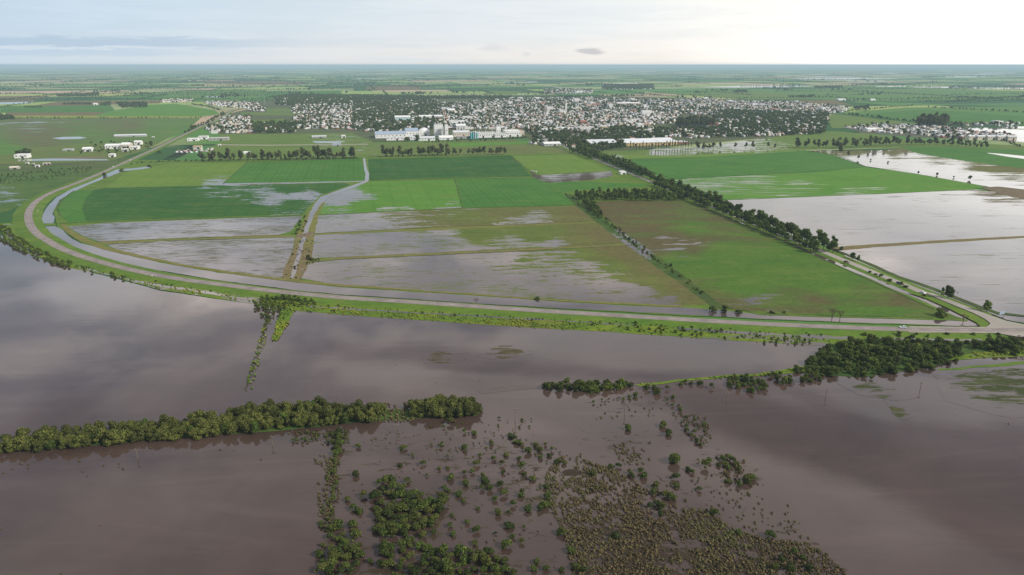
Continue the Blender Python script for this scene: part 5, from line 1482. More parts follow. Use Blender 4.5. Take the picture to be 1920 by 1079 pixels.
# factory on the near edge of town, left to right
bld('factory_shed', 'long low white factory shed at left end of the plant', 704, 762, 260, 9, 60, 'b_white', 'b_bluemetal', 'gable', 4, 8, 1, vents(4))
bld('factory_annex', 'lower white annex in front of the long factory shed', 725, 757, 264, 6.5, 14, 'b_white', 'b_metal', 'flat', 2, 5, 1)
bld('factory_shed', 'blue-grey roofed factory shed behind the long white shed', 761, 785, 257, 13, 45, 'b_white', 'b_bluemetal', 'gable', 5, 4, 1)
bld('factory_shed', 'white shed between round trees and domed store', 769, 790, 263.5, 7, 22, 'b_white', 'b_metal', 'flat', 2, 4, 1)
bld('domed_store', 'white round-domed storage building in the factory', 786, 806, 255, 10, 26, 'b_white', 'b_white', 'dome', 7, 3, 1)
bld('factory_shed', 'front white shed with long metal roof under the dome', 785, 816, 264.5, 6, 20, 'b_white', 'b_metal', 'gable', 2.5, 6, 1)
bld('process_block', 'tall white process block beside the tower', 815, 831, 256, 27, 18, 'b_white', 'b_grey', 'flat', 2, 5, 1, vents(3))
bld('process_tower', 'tallest narrow white tower of the factory', 835, 840.8, 257, 28, 8, 'b_white', 'b_grey', 'flat', 2, 1, 1, vents(1))
bld('process_tower', 'narrow grey stair tower left of tallest white tower', 831.6, 834, 257, 24, 8, 'b_concrete', 'b_grey', 'flat', 2, 1, 0)
bld('vaulted_shed', 'white vault-roofed shed at foot of the tall tower', 824, 850, 263, 5, 22, 'b_white', 'b_white', 'arch', 4, 5, 1)
bld('factory_hall', 'wide cream factory hall right of the tower', 851, 881, 257, 10, 30, 'b_cream', 'b_metal', 'gable', 3, 6, 1, vents(2))
bld('pipe_rack_house', 'dark open process house below the cream hall', 857, 882, 260.8, 5, 10, 'b_concrete', 'b_grey', 'flat', 2, 6, 2)
bld('factory_hall', 'white factory hall right of turquoise silos', 895, 931, 259, 10.5, 30, 'b_white', 'b_slab', 'flat', 2, 9, 2, vents(3))
bld('process_tower', 'stepped white evaporator tower at right of factory', 931, 939, 256, 23, 12, 'b_white', 'b_grey', 'flat', 2, 2, 0, vents(2))
bld('factory_hall', 'low white hall under the stepped evaporator tower', 928, 949, 258.5, 9, 20, 'b_white', 'b_slab', 'flat', 2, 6, 1)
bld('warehouse', 'large white warehouse at right end of factory', 948, 976, 257, 13, 34, 'b_white', 'b_white', 'flat', 2, 7, 2)
bld('warehouse', 'narrow brown-striped end block of the right warehouse', 976.3, 983, 256, 13, 30, 'b_cream', 'b_tile', 'flat', 2, 3, 1)
bld('pale_green_hall', 'pale green-blue hall among trees behind the factory', 741, 770, 228.5, 13, 34, 'b_paleteal', 'b_white', 'gable', 3, 6, 1)
bld('market_hall', 'long white flat hall behind the factory dome', 786, 830, 222.5, 6, 30, 'b_white', 'b_white', 'gable', 3, 7, 1)
bld('church', 'white church with tall bell tower in town centre', 1050, 1063, 214, 12, 24, 'b_white', 'b_slab', 'gable', 4, 3, 1,
    lambda t, w, d, h: (lambda m: (m.box(w - 6, w, -.2, 6, 0, 32), m.tube((w - 3, 3, 32), (w - 3, 3, 38), 3.4, .2, 8), m.build('bell_tower', M['b_white'], t)))(MB()))
bld('apartment_block', 'white five-storey apartment block in town centre right', 1204, 1222, 218, 17, 14, 'b_white', 'b_white', 'flat', 2, 6, 1)
bld('brick_building', 'red brick building in middle of town', 1089, 1101, 235, 9, 20, 'b_brick', 'b_tile', 'gable', 3, 4, 1)
bld('brick_building', 'red brick building at the right plantation edge', 1329, 1346, 238, 10, 22, 'b_brick', 'b_tile', 'flat', 3, 4, 1)
bld('brick_building', 'salmon building right of town centre by meadow', 1208, 1218, 237.5, 9, 16, 'b_pink', 'b_tile', 'flat', 3, 3, 1)
bld('white_shed', 'white flat building on right edge of town centre', 1196, 1207, 239, 9, 15, 'b_white', 'b_white', 'flat', 3, 3, 1)
bld('white_shed', 'wide white building left of the big town trees', 1082, 1110, 246, 8, 30, 'b_white', 'b_slab', 'flat', 3, 6, 1)
bld('yellow_building', 'small yellow building in front of big town trees', 1129, 1140, 242.5, 5.5, 15, 'b_yellow', 'b_slab', 'flat', 3, 3, 1)
bld('school_hall', 'long white roofed hall in right back of town', 1158, 1200, 198, 8, 30, 'b_pink', 'b_white', 'gable', 3, 6, 1)
# yellow warehouses at the avenue
bld('yellow_warehouse', 'left yellow warehouse with pale metal roof by avenue', 1108, 1159, 275, 6, 65, 'b_yellow', 'b_metal', 'gable', 4.5, 5, 2)
bld('yellow_warehouse', 'wide yellow warehouse behind row of slender trees', 1172, 1235, 274.5, 6.2, 70, 'b_yellow', 'b_silver', 'gable', 5, 7, 2)
bld('yellow_warehouse', 'right ochre warehouse with pale roof behind slender trees', 1236, 1270, 273, 6.5, 80, 'b_yellow', 'b_silver', 'gable', 5, 5, 3)
bld('white_shed', 'low rust-and-white shed right of yellow warehouses', 1271, 1292, 271, 4.5, 25, 'b_rust', 'b_slab', 'flat', 3, 3, 1)
bld('white_shed', 'white roofed sheds left of the avenue head', 1021, 1052, 274.5, 4.5, 30, 'b_grey', 'b_white', 'gable', 2.5, 4, 1)
bld('barn', 'small white barn with dark door beside the avenue', 1164, 1174, 328, 4.2, 9, 'b_white', 'b_white', 'flat', 1, 0, 1)
# farm and trade buildings along the highway
bld('farm_shed', 'long white farm shed beside highway, left', 197, 227, 280, 6.5, 22, 'b_white', 'b_white', 'gable', 2.5, 5, 1)
bld('farm_shed', 'white farm shed right of the long one, by highway', 227, 243, 279.5, 8, 26, 'b_cream', 'b_white', 'gable', 3, 3, 2)
bld('farm_shed', 'small white shed at right end of farm group', 244, 259, 281, 5.5, 16, 'b_white', 'b_white', 'flat', 3, 3, 1)
bld('farm_shed', 'white-roofed shed behind the farm group', 252, 265, 272, 6, 14, 'b_white', 'b_white', 'gable', 2, 2, 1)
bld('farm_shed', 'small white shed in front of the farm group', 228, 239, 285, 4.5, 10, 'b_grey', 'b_white', 'flat', 2, 2, 1)
bld('poultry_shed', 'very long low grey-roofed shed in green field', 214, 273, 257.5, 3.2, 14, 'b_grey', 'b_metal', 'gable', 2, 0, 1)
bld('farm_shed', 'white square shed at left edge of farmland', 27, 52, 297.5, 6, 16, 'b_white', 'b_white', 'flat', 2, 3, 1)
bld('farm_shed', 'white shed with lean-to in middle of farmyard', 155, 172, 285, 5.5, 14, 'b_white', 'b_white', 'gable', 2.5, 2, 1)
bld('farm_shed', 'low open grey shed left in the farmyard', 117, 137, 284, 3.2, 8, 'b_concrete', 'b_metal', 'flat', 2, 3, 1)
bld('farm_shed', 'small lone white shed between farmyard and highway', 204, 215, 295, 5, 9, 'b_white', 'b_white', 'flat', 2, 2, 1)
bld('field_hut', 'tiny white hut in field beside highway', 285, 289, 259.5, 3, 4, 'b_white', 'b_white', 'flat', 1, 1, 1)
for k, (u, v) in enumerate([(48, 309), (60, 311), (66, 314), (80, 310), (88, 309.5)]):
    bld('scrap_hut', 'small %s hut in cluttered yard at left, %s from left' % (['white', 'pale', 'white', 'cream', 'pinkish'][k], ordn(k + 1)), u, u + [5, 4, 7, 8, 5][k], v, 3, 5, ['b_white', 'b_grey', 'b_white', 'b_cream', 'b_pink'][k], 'b_slab', 'flat', 1, 1, 1)
bld('stable', 'low dark hut with pale roof at left edge', 18, 34, 318, 2.6, 9, 'b_concrete', 'b_cream', 'gable', 1.6, 1, 1)
bld('depot_building', 'white depot with yard beside highway, upper lot', 351, 372, 265, 5, 14, 'b_white', 'b_white', 'flat', 2, 3, 1)
bld('depot_building', 'white two-part depot in middle of upper lot', 372, 390, 262, 7, 14, 'b_white', 'b_slab', 'flat', 2, 3, 1)
bld('depot_building', 'long pale wall building at right of upper lot', 391, 428, 264.5, 5.5, 18, 'b_concrete', 'b_slab', 'flat', 2, 5, 1)
bld('scrapyard_office', 'cream and yellow office over the scrapyard', 362, 378, 280, 5.5, 10, 'b_cream', 'b_yellow', 'flat', 2, 4, 1)
bld('gate_house', 'tiny white gate house at end of white track', 409, 414, 275, 3.5, 5, 'b_white', 'b_white', 'flat', 2, 1, 1)
bld('field_hut', 'white-roofed hut among eucalyptus belt', 457, 468, 289.5, 3, 9, 'b_white', 'b_white', 'gable', 1.5, 1, 1)
bld('yard_building', 'white sheds at right end of the olive meadow', 640, 648, 259, 5, 12, 'b_white', 'b_white', 'flat', 2, 2, 1)
bld('yard_building', 'long grey roofed shed behind the olive meadow', 585, 612, 259.5, 3.5, 12, 'b_concrete', 'b_metal', 'gable', 1.5, 3, 1)
bld('yard_building', 'blue-dark low shed on white track end', 624, 639, 274.5, 3, 8, 'b_grey', 'b_bluemetal', 'gable', 1.5, 2, 1)
bld('fuel_station', 'cream fuel station building far left by highway', 330, 343, 192, 6, 20, 'b_cream', 'b_yellow', 'flat', 2, 3, 1)
bld('fuel_station', 'white and brick roadside building left of fuel station', 303, 318, 192.5, 6, 20, 'b_white', 'b_tile', 'flat', 2, 3, 1)
bld('white_farmhouse', 'white farmhouse between two dark woods, far left', 175, 182, 197.5, 5, 14, 'b_white', 'b_white', 'gable', 3, 2, 1)
bld('white_block', 'white block standing beside right glaring flood', 1866, 1880, 235, 11, 16, 'b_white', 'b_slab', 'flat', 2, 4, 1)
bld('white_shed', 'wide white shed at left of right suburb', 1627, 1645, 247, 5.5, 20, 'b_white', 'b_white', 'gable', 2.5, 3, 1)
for k, (u0, u1) in enumerate([(1817, 1831), (1833, 1850), (1852, 1869), (1871, 1888), (1890, 1906)]):
    bld('apartment_row', 'grey two-storey apartment row by right flood, %s from left' % ordn(k + 1), u0, u1, 262.5 + .2 * k, 7.5, 13, 'b_cream', 'b_metal', 'gable', 2, 4, 1, None, R(8), group='apartment rows by the right flood')
bld('greenhouse', 'pale long shed row far behind town, left', 1150, 1196, 158.5, 6, 40, 'b_slab', 'b_white', 'gable', 3, 0, 1)
bld('silo_plant', 'white industrial plant behind the town', 1080, 1094, 175.5, 12, 30, 'b_white', 'b_white', 'flat', 3, 3, 1, vents(2))
bld('white_shed', 'lone white shed in far right green fields', 1573, 1586, 189, 5, 30, 'b_white', 'b_white', 'gable', 3, 0, 1)
bld('white_shed', 'smaller lone white shed far right in fields', 1633, 1642, 189, 4, 20, 'b_white', 'b_white', 'gable', 3, 0, 1)

# turquoise and white silos
for k, (u, c) in enumerate([(883.5, 'teal'), (887.5, 'teal'), (891.5, 'white'), (894.3, 'teal')]):
    s = thing('silo', '%s cylindrical silo in factory, %s from left' % ({'teal': 'turquoise', 'white': 'white'}[c], ordn(k + 1)), 'silo', P(u, 260.5, .1), 0, 'silos of the factory')
    h = [14, 15, 16, 14][k]
    b = MB(); b.tube((0, 0, -.2), (0, 0, h), 2.2, 2.2, 14); b.build('body', M['b_' + c], s)
    b = MB(); b.tube((0, 0, h), (0, 0, h + 1.4), 2.25, .3, 14); b.build('cap', M['b_silver'], s)
    b = MB(); b.box(-.25, .25, -2.45, -2.2, 0, h); b.build('ladder', M['b_grey'], s)
# orange luffing crane over the factory
t = thing('crane', 'orange lattice crane rising behind the tallest factory tower', 'crane', P(838, 252, .1), GA)


def lattice(mb, p, q, w, n, r=.16):
    p, q = Vector(p), Vector(q)
    d = (q - p); a = d.orthogonal().normalized() * w; b = d.normalized().cross(a)
    cs = [a + b, a - b, -a - b, -a + b]
    for c in cs: mb.tube(p + c, q + c * .6, r, r, 4)
    for k in range(n):
        f0, f1 = k / n, (k + 1) / n
        for j in range(4):
            mb.tube(p + d * f0 + cs[j] * (1 - .4 * f0), p + d * f1 + cs[(j + 1) % 4] * (1 - .4 * f1), r * .7, r * .7, 3)


b = MB(); lattice(b, (0, 0, 0), (0, 0, 38), 1.0, 14); b.build('mast', M['b_orange'], t)
b = MB(); lattice(b, (0, 0, 37), (-9, 0, 60), .8, 9); b.build('jib', M['b_orange'], t)
b = MB(); b.box(-1.2, 1.4, -1.2, 1.2, 38.1, 40.5); b.build('cab', M['b_orange'], t)
b = MB(); b.box(1.5, 5.0, -.9, .9, 38.2, 39.6); b.build('counterweight', M['b_concrete'], t)


def mast(u, v, h, label):
    t = thing('radio_mast', label, 'mast', P(u, v, .1))
    b = MB(); lattice(b, (0, 0, 0), (0, 0, h), .7, 16, .10); b.build('lattice', M['b_grey'], t)
    b = MB(); b.tube((0, 0, h), (0, 0, h + 4), .08, .05, 5); b.build('antenna', M['b_grey'], t)


mast(951.5, 262, 42, 'thin grey lattice mast in front of the right factory halls')
mast(497, 197, 40, 'thin lattice mast at far left edge of town')
mast(1172, 220, 30, 'thin lattice mast in town centre')

# parked vehicles
def car_proto(paint):
    t = bpy.data.objects.new('car', None)
    COL.objects.link(t)
    b = MB()
    prof = [(-2.15, .35), (-2.2, .75), (-1.95, .92), (-1.35, .98), (1.0, .95), (2.0, .82), (2.2, .6), (2.15, .35)]
    # profile in (x,z): extrude across y
    n = len(prof); i = 0
    for y in (-.86, .86): b.v += [(x, y, z) for x, z in prof]
    for k in range(n):
        b.f.append((k, (k + 1) % n, n + (k + 1) % n, n + k)); b.m.append(0)
    b.f += [tuple(range(n))[::-1], tuple(range(n, 2 * n))]; b.m += [0, 0]
    # cabin shell
    i = len(b.v)
    b.v += [(-1.6, -.78, .98), (1.05, -.78, .955), (.35, -.62, 1.44), (-1.05, -.62, 1.46), (-1.6, .78, .98), (1.05, .78, .955), (.35, .62, 1.44), (-1.05, .62, 1.46)]
    for q in [(0, 1, 2, 3), (5, 4, 7, 6), (1, 5, 6, 2), (4, 0, 3, 7), (3, 2, 6, 7)]: b.f.append(tuple(i + w for w in q)); b.m.append(0)
    b.build('body', paint, t)
    def pane(vs):
        m = MB(); m.quad(*vs); m.build('window', M['glass'], t)
    pane([(1.0, -.68, 1.0), (1.0, .68, 1.0), (.40, .57, 1.42), (.40, -.57, 1.42)])
    pane([(-1.57, .68, 1.02), (-1.57, -.68, 1.02), (-1.08, -.56, 1.42), (-1.08, .56, 1.42)])
    for s in (-1, 1):
        pane([(-1.35, s * .775, 1.02), (.85, s * .775, 1.0), (.32, s * .655, 1.38), (-1.0, s * .655, 1.38)])
    for x in (-1.35, 1.35):
        for y in (-.8, .8):
            m = MB(); m.tube((x, y - .1, .32), (x, y + .1, .32), .33, .33, 12)
            wh = m.build('wheel', M['dark'], t)
            m = MB(); m.tube((x, y - .115, .32), (x, y + .115, .32), .18, .18, 8); m.build('rim', M['b_silver'], wh)
    for y in (-.6, .6):
        m = MB(); m.box(2.1, 2.215, y - .16, y + .16, .6, .74); m.build('headlight', M['paint'], t)
        m = MB(); m.box(-2.23, -2.15, y - .16, y + .16, .68, .82); m.build('tail_light', M['b_brick'], t)
    return t


M['car_silver'] = mat_plain('silver_car_paint', (.60, .63, .66), (.56, .59, .62), .3, .25, .5)
M['car_white'] = mat_plain('white_car_paint', (.80, .80, .80), (.76, .76, .76), .3, .25, .5)
M['car_dark'] = mat_plain('dark_car_paint', (.03, .03, .035), (.04, .04, .045), .3, .25, .5)


def road_dir(u, v, line):
    p = min(range(len(line) - 1), key=lambda i: (lambda a: (a[0] - u) ** 2 + (a[1] - v) ** 2)(proj(*line[i])))
    d = line[p + 1] - line[p]
    return line[p], math.atan2(d.y, d.x), normals(line)[p]


for nm, paint, u, v, off, line, z, lab, flip in (
        ('car', 'car_silver', 1688, 616, 1.8, road_line, ROADZ, 'silver car driving on highway just left of the junction', True),
        ('car', 'car_white', 1737, 553, -1.8, aline, 1.0, 'white car on the avenue nearest the junction', False),
        ('car', 'car_dark', 1686, 530, -1.8, aline, 1.0, 'dark car on the avenue beside verge shrubs', False),
        ('car', 'car_white', 242, 300, 1.8, road_line, ROADZ, 'white car far off on highway beyond the bend, farther of two', True),
        ('car', 'car_white', 214, 314, -1.8, road_line, ROADZ, 'white car far off on highway beyond the bend, nearer of two', False)):
    c = car_proto(M[paint])
    p, rz, nn = road_dir(u, v, line)
    q = p + nn * off
    c.location = (q.x, q.y, z + .01); c.rotation_euler.z = rz + (math.pi if flip else 0)
    tag(c, lab, 'car')
# vehicles jammed in the scrapyard: boxes shaped as vans and cars
def wreck(i):
    r = random.Random(i)
    m = MB()
    w = 1.7; L = r.uniform(4, 5)
    m.prism([(-w / 2, .2), (w / 2, .2), (w / 2, .9), (w / 2 - .12, .95), (w / 2 - .25, 1.45), (-w / 2 + .25, 1.45), (-w / 2 + .12, .95), (-w / 2, .9)], -L / 2 + .9, L / 2 - .6)
    m.box(-L / 2, L / 2, -w / 2 + .02, w / 2 - .02, .25, .88)
    return m.mesh('wreck', M[['b_white', 'b_silver', 'b_grey', 'b_rust', 'b_bluemetal', 'b_brick'][i % 6]])


WR = [wreck(i) for i in range(6)]
k = 0
for p in sorted(scatter([(331, 283), (362, 281), (398, 279), (400, 283), (370, 287), (331, 287.5)], 7.5, .15, 41), key=lambda p: proj(*p)[0]):
    k += 1
    if k > 60: break
    o = link('scrap_car', WR[k % 6], loc=p); o.rotation_euler.z = random.uniform(0, 6.28); o.scale = (1.2, 1.2, 1.2)
    tag(o, '%s old car body in scrapyard by highway, %s from left' % (['pale', 'silver', 'grey', 'rusty', 'bluish', 'reddish'][k % 6], ordn(k)), 'car', 'old cars in the scrapyard')

# power poles in the flood
def pole_thing(u, v, h, label, group, name='power_pole', arm=True, z=.25):
    t = thing(name, label, 'pole', P(u, v, z), R(-8), group)
    b = MB(); b.tube((0, 0, -.8), (0, 0, h), .17, .12, 7); b.build('post', M['wood'], t)
    if arm:
        b = MB(); b.box(-.9, .9, -.09, .09, h - .6, h - .42); b.build('crossarm', M['wood'], t)
        for x in (-.75, 0.0, .75):
            b = MB(); b.tube((x, 0, h - .42 + (.45 if x == 0 else 0)), (x, 0, h - .2 + (.45 if x == 0 else 0)), .07, .05, 6); b.build('insulator', M['paint'], t)
    return t


for k, (u, v, h) in enumerate([(258, 860, 4.6), (511, 835, 4.5), (744, 812, 4.6), (966, 790, 6.6), (1171, 776, 6.2), (1363, 754, 5.4), (1548, 746, 4.8), (1725, 732, 4.6)]):
    pole_thing(u, v, h, 'weathered wooden power pole standing in flood, %s from left' % ordn(k + 1), 'power poles in the flood')
for k, (u, v) in enumerate(sorted([(44, 366), (156, 318), (146, 306), (180, 310), (120, 328), (84, 342)])):
    pole_thing(u, v, 9, 'grey power pole in scrub behind the road bend, %s from left' % ordn(k + 1), 'power poles behind the bend')
for k in range(18):
    t_ = k / 17
    pole_thing(296 + 56 * t_, 290.5 + 2.6 * t_, 2.2, 'fence post beside far ditch, %s from left' % ordn(k + 1), 'fence posts by the far ditch', 'fence_post', False, .2)

# road furniture
def sign(u, v, z, w, h, H0, mat, label, name='road_sign', rz=0.0, two=False):
    t = thing(name, label, 'sign', P(u, v, z), rz)
    b = MB(); b.box(-w / 2, w / 2, -.09, -.04, H0, H0 + h); b.build('panel', M[mat], t)
    for x in ((-w * .35, w * .35) if two else (0.0,)):
        b = MB(); b.tube((x, 0, -.4), (x, 0, H0 + h * .9), .06, .06, 6); b.build('post', M['b_grey'], t)


sign(1878, 592, .6, 5.0, 2.4, .8, 'b_bluemetal', 'blue-grey roadside sign seen at end of avenue levee', two=True, rz=R(20))
sign(1794, 556, .6, .9, .9, 2.6, 'b_grey', 'small road sign on post on avenue levee', rz=R(-30))
sign(285.5, 519, 1.0, .9, 1.0, .5, 'paint', 'white marker sign on lower road verge left', rz=R(10))
sign(71, 397, 1.0, .9, 1.0, .5, 'paint', 'white marker sign inside the road bend', rz=R(10))
sign(1868, 625, 1.2, 3.2, .5, .4, 'paint', 'low white guard board below the junction')
# little bridge and white block in the muddy yard
t = thing('culvert_block', 'white concrete culvert block at corner of muddy yard', 'block', P(1001, 322.5, .3), R(-42))
b = MB(); b.box(-5.5, 5.5, -1.1, 1.1, 0, 1.1); b.build('body', M['paint'], t)
b = MB(); b.box(-5.6, 5.6, -1.2, 1.2, 1.103, 1.3); b.build('cap', M['b_slab'], t)

# ---- the town itself
fill_town(FOOT)
print('houses', len(HOUSES), 'town trees', len(TTREES))


def shown(p, s):
    return -s / (p.y + 1)


HOUSES.sort(key=lambda h: shown(h[0], h[1]) if -60 < proj(*h[0])[0] < 1980 else 1)
for k, (p, s, sz, rz, i, zn) in enumerate(HOUSES[:300]):
    o = link('house', HP[i][0], loc=p)
    o.rotation_euler.z = rz; o.scale = (s, s, sz * max(1, s * .8))
    size = 'large' if s > 1.25 else 'small' if s < .95 else 'mid-sized'
    tag(o, '%s %s house in %s' % (size, HP[i][1], ZONES[zn][3]), 'house', '%s %s houses: %s' % (size, HP[i][1], ZONES[zn][3]))
byproto = {}
for h in HOUSES[300:]:
    byproto.setdefault(h[4], []).append(h)
# one mass of the remaining far roofs
allm = []; midx = {}
for me, d in HP:
    for m_ in me.materials:
        if m_.name not in midx: midx[m_.name] = len(allm); allm.append(m_)
HM = []
for me, d in HP:
    c = me.copy()
    mi = [midx[me.materials[p.material_index].name] for p in me.polygons]
    c.materials.clear()
    for m_ in allm: c.materials.append(m_)
    c.polygons.foreach_set('material_index', mi)
    HM.append(c)
merged('distant_houses', HM, [(p, s, sz * max(1, s * .8), rz, i) for (p, s, sz, rz, i, zn) in HOUSES[300:]], allm, 'pale mass of low houses filling the distant town')
for c in HM: bpy.data.meshes.remove(c)

TTREES.sort(key=lambda t: shown(t[0], t[1]) if -60 < proj(*t[0])[0] < 1980 else 1)
for k, (p, s, zn) in enumerate(TTREES[:300]):
    place_tree('town', 'town_tree', p, s, 'dark round tree among houses in %s' % ZONES[zn][3], 'tree', 'town trees: ' + ZONES[zn][3])
TM = [c for c, t in PROTO['town']]
merged('distant_town_trees', TM, [(p, s, s * random.uniform(.85, 1.2), random.uniform(0, 6.28), random.randrange(5)) for (p, s, zn) in TTREES[300:]], [M['leaf_town'], M['core']], 'dark mass of trees between the distant houses')

# ---- tree belts and copses over the far plain
def tiny_tree(i):
    L = make_lobes(800 + i, 3, 2.0, 3, 7, 2.2, 3.2)
    return crown_mb(800 + i, L, 40, 2.6, .85).mesh('tiny', [M['leaf_town'], M['core']])


TINY = [tiny_tree(i) for i in range(4)]


def belt(name, pts, per, s0, s1, label, width=8, seed=0, dens=1.0):
    """a strip of trees far away that reads as one dark mass"""
    rr = random.Random(seed)
    W = [P(u, v, .1) for u, v in pts]
    L = resample(W, per)
    it = []
    for p in L:
        if rr.random() < dens:
            q = p + Vector((rr.uniform(-width, width), rr.uniform(-width, width), 0))
            s = rr.uniform(s0, s1)
            it.append((q, s, s * rr.uniform(.8, 1.2), rr.uniform(0, 6.28), rr.randrange(4)))
    merged(name, TINY, it, [M['leaf_town'], M['core']], label)


def wood(name, poly, sp, s0, s1, label, seed=0, dens=1.0):
    it = [(p, random.uniform(s0, s1), random.uniform(s0, s1), random.uniform(0, 6.28), random.randrange(4)) for p in scatter(poly, sp, .1, seed, 5000, dens)]
    if it: merged(name, TINY, it, [M['leaf_town'], M['core']], label)


belt('field_hedge', [(20, 222), (200, 222.3), (380, 222)], 7, .2, .7, 'low dark hedge between bright strip and green field', 4, 1, .8)
wood('dark_wood', [(0, 219), (22, 220), (27, 224), (0, 226)], 9, .7, 1.3, 'dark wood at the left edge of green field', 2)
wood('dark_wood', [(119, 195), (170, 194.5), (172, 197), (119, 197)], 11, .6, 1.0, 'long dark wood left of the white farmhouse', 3)
wood('dark_wood', [(190, 195), (206, 193), (208, 198), (190, 199)], 11, .6, 1.1, 'small wood right of the white farmhouse', 4)
wood('dark_wood', [(218, 194), (276, 195), (275, 202), (230, 203)], 11, .7, 1.3, 'dark wood at left of bright green field', 5)
wood('dark_wood', [(46, 201), (78, 200), (78, 202.5), (46, 202.5)], 9, .4, .7, 'low dark copse in left green field', 6)
belt('field_hedge', [(0, 202), (40, 196), (100, 189)], 12, .4, .8, 'dark hedge bending around left pond', 6, 7)
belt('field_hedge', [(0, 177), (50, 176), (100, 179)], 11, .6, 1.1, 'dark tree row beyond left brown fields', 10, 8)
wood('dark_wood', [(106, 178), (160, 178), (185, 175), (185, 181), (110, 182)], 12, .7, 1.4, 'dark wood with tall trees in left distance', 9)
belt('field_hedge', [(120, 188), (220, 181), (340, 171.5), (470, 169)], 11, .4, .8, 'dark hedge crossing left green fields', 6, 10)
belt('field_hedge', [(150, 188), (380, 187), (500, 186)], 10, .4, .8, 'dark hedge behind roadside buildings', 6, 11)
wood('dark_wood', [(500, 184), (545, 178), (690, 179), (800, 181), (960, 181), (960, 186), (700, 186), (560, 186)], 12, .6, 1.2, 'dark wooded belt at the back of town', 12, .8)
belt('dark_belt', [(345, 250), (370, 238), (392, 229), (415, 217), (420, 213)], 9, .5, .9, 'dark trees along inner side of highway', 9, 13)
belt('field_hedge', [(360, 196), (390, 201), (412, 207)], 8, .4, .8, 'dark hedge outside the far highway curve', 4, 14)
belt('field_hedge', [(1585, 215), (1640, 221), (1720, 230)], 8, .5, 1.0, 'dark hedge crossing right fields to the grove', 6, 15)
belt('field_hedge', [(1570, 212), (1640, 205), (1710, 199)], 10, .4, .8, 'dark hedge climbing right of town', 6, 16)
belt('field_hedge', [(1740, 202), (1830, 207), (1960, 214)], 9, .5, 1.0, 'dark tree row in right fields', 8, 17)
belt('field_hedge', [(1770, 192), (1850, 186), (1960, 180)], 10, .4, .9, 'dark hedge rising toward right edge', 8, 18)
wood('dark_wood', [(1478, 181), (1520, 180), (1522, 183), (1480, 184)], 14, .6, 1.0, 'dark copse in right green fields', 19)
wood('dark_wood', [(1375, 171), (1400, 170), (1400, 174), (1378, 174)], 14, .7, 1.2, 'dark copse behind right part of town', 20)
wood('dark_wood', [(1525, 163), (1580, 162), (1580, 166), (1530, 166)], 18, .8, 1.2, 'dark copse right of long flood glint', 21)
wood('dark_wood', [(1600, 203), (1628, 200), (1630, 205), (1604, 206)], 12, .7, 1.2, 'dark copse at the tail of town', 22)
belt('orchard_rows', [(1560, 264), (1640, 264), (1730, 268), (1850, 270)], 6, .5, .8, 'low dark shrubs under the right eucalyptus line', 6, 23)
belt('undergrowth', [(380, 303), (520, 301), (668, 298)], 5, .3, .6, 'dark undergrowth below eucalyptus belt', 4, 24)
belt('undergrowth', [(240, 309), (300, 304), (380, 302)], 6, .2, .45, 'low dark scrub between far ditch and light field', 4, 25)
belt('undergrowth', [(715, 295), (860, 292)], 6, .25, .5, 'dark undergrowth below eucalyptus row before factory', 4, 26)
belt('undergrowth', [(795, 268), (870, 266), (960, 262), (990, 258)], 6, .3, .6, 'dark hedge in front of the factory', 4, 27)
belt('undergrowth', [(1880, 264), (1910, 276), (1960, 279)], 6, .3, .6, 'dark hedge at right edge below apartments', 4, 28)
wood('wet_scrub_bushes', [(0, 330), (120, 317), (175, 313), (160, 325), (70, 340), (0, 345)], 6, .15, .4, 'low dark scrub bushes behind the road bend', 29, .55)
wood('wet_scrub_bushes', [(170, 268), (270, 268), (290, 272), (250, 290), (200, 288), (150, 290)], 11, .3, .8, 'dark farm shrubs around the white farm sheds', 30, .45)
wood('avenue_head_trees', [(1040, 262), (1100, 258), (1165, 262), (1180, 276), (1130, 284), (1085, 280)], 9, .7, 1.3, 'dark mass of trees at avenue head', 31, .8)
wood('pasture_ditch_scrub', [(1060, 366), (1090, 366), (1130, 405), (1200, 456), (1190, 458), (1120, 412), (1075, 380)], 4, .10, .3, 'low dark scrub on the hedge bank', 32, .6)
rr = random.Random(5)
it = []
for k in range(620):
    d = 3000 * (1.0 + rr.random() * 5.5) if k % 2 else 3300 * (1 + 2.2 * rr.random())
    x = rr.uniform(-.85, .85) * d
    p = Vector((x, d, .1))
    if zone_at(*proj(*p)) >= 0: continue
    if k % 4 == 0:                                     # copse
        for _ in range(rr.randrange(6, 22)):
            q = p + TD.to_3d() * rr.gauss(0, 45) + SD.to_3d() * rr.gauss(0, 25)
            s = rr.uniform(.8, 1.8); it.append((q, s, s, rr.uniform(0, 6.28), rr.randrange(4)))
    else:                                              # belt along the survey grid
        L = rr.uniform(200, 1300); dr = (TD if rr.random() < .7 else SD).to_3d()
        n = int(L / 9)
        for j in range(n):
            q = p + dr * (j * 9 + rr.uniform(-4, 4)) + Vector((rr.uniform(-5, 5), rr.uniform(-5, 5), 0))
            if rr.random() < .85:
                s = rr.uniform(.35, .95); it.append((q, s, s, rr.uniform(0, 6.28), rr.randrange(4)))
merged('far_tree_belts', TINY, [i for i in it if zone_at(*proj(*i[0])) < 0], [M['leaf_town'], M['core']], 'dark tree belts and copses over the far plain')

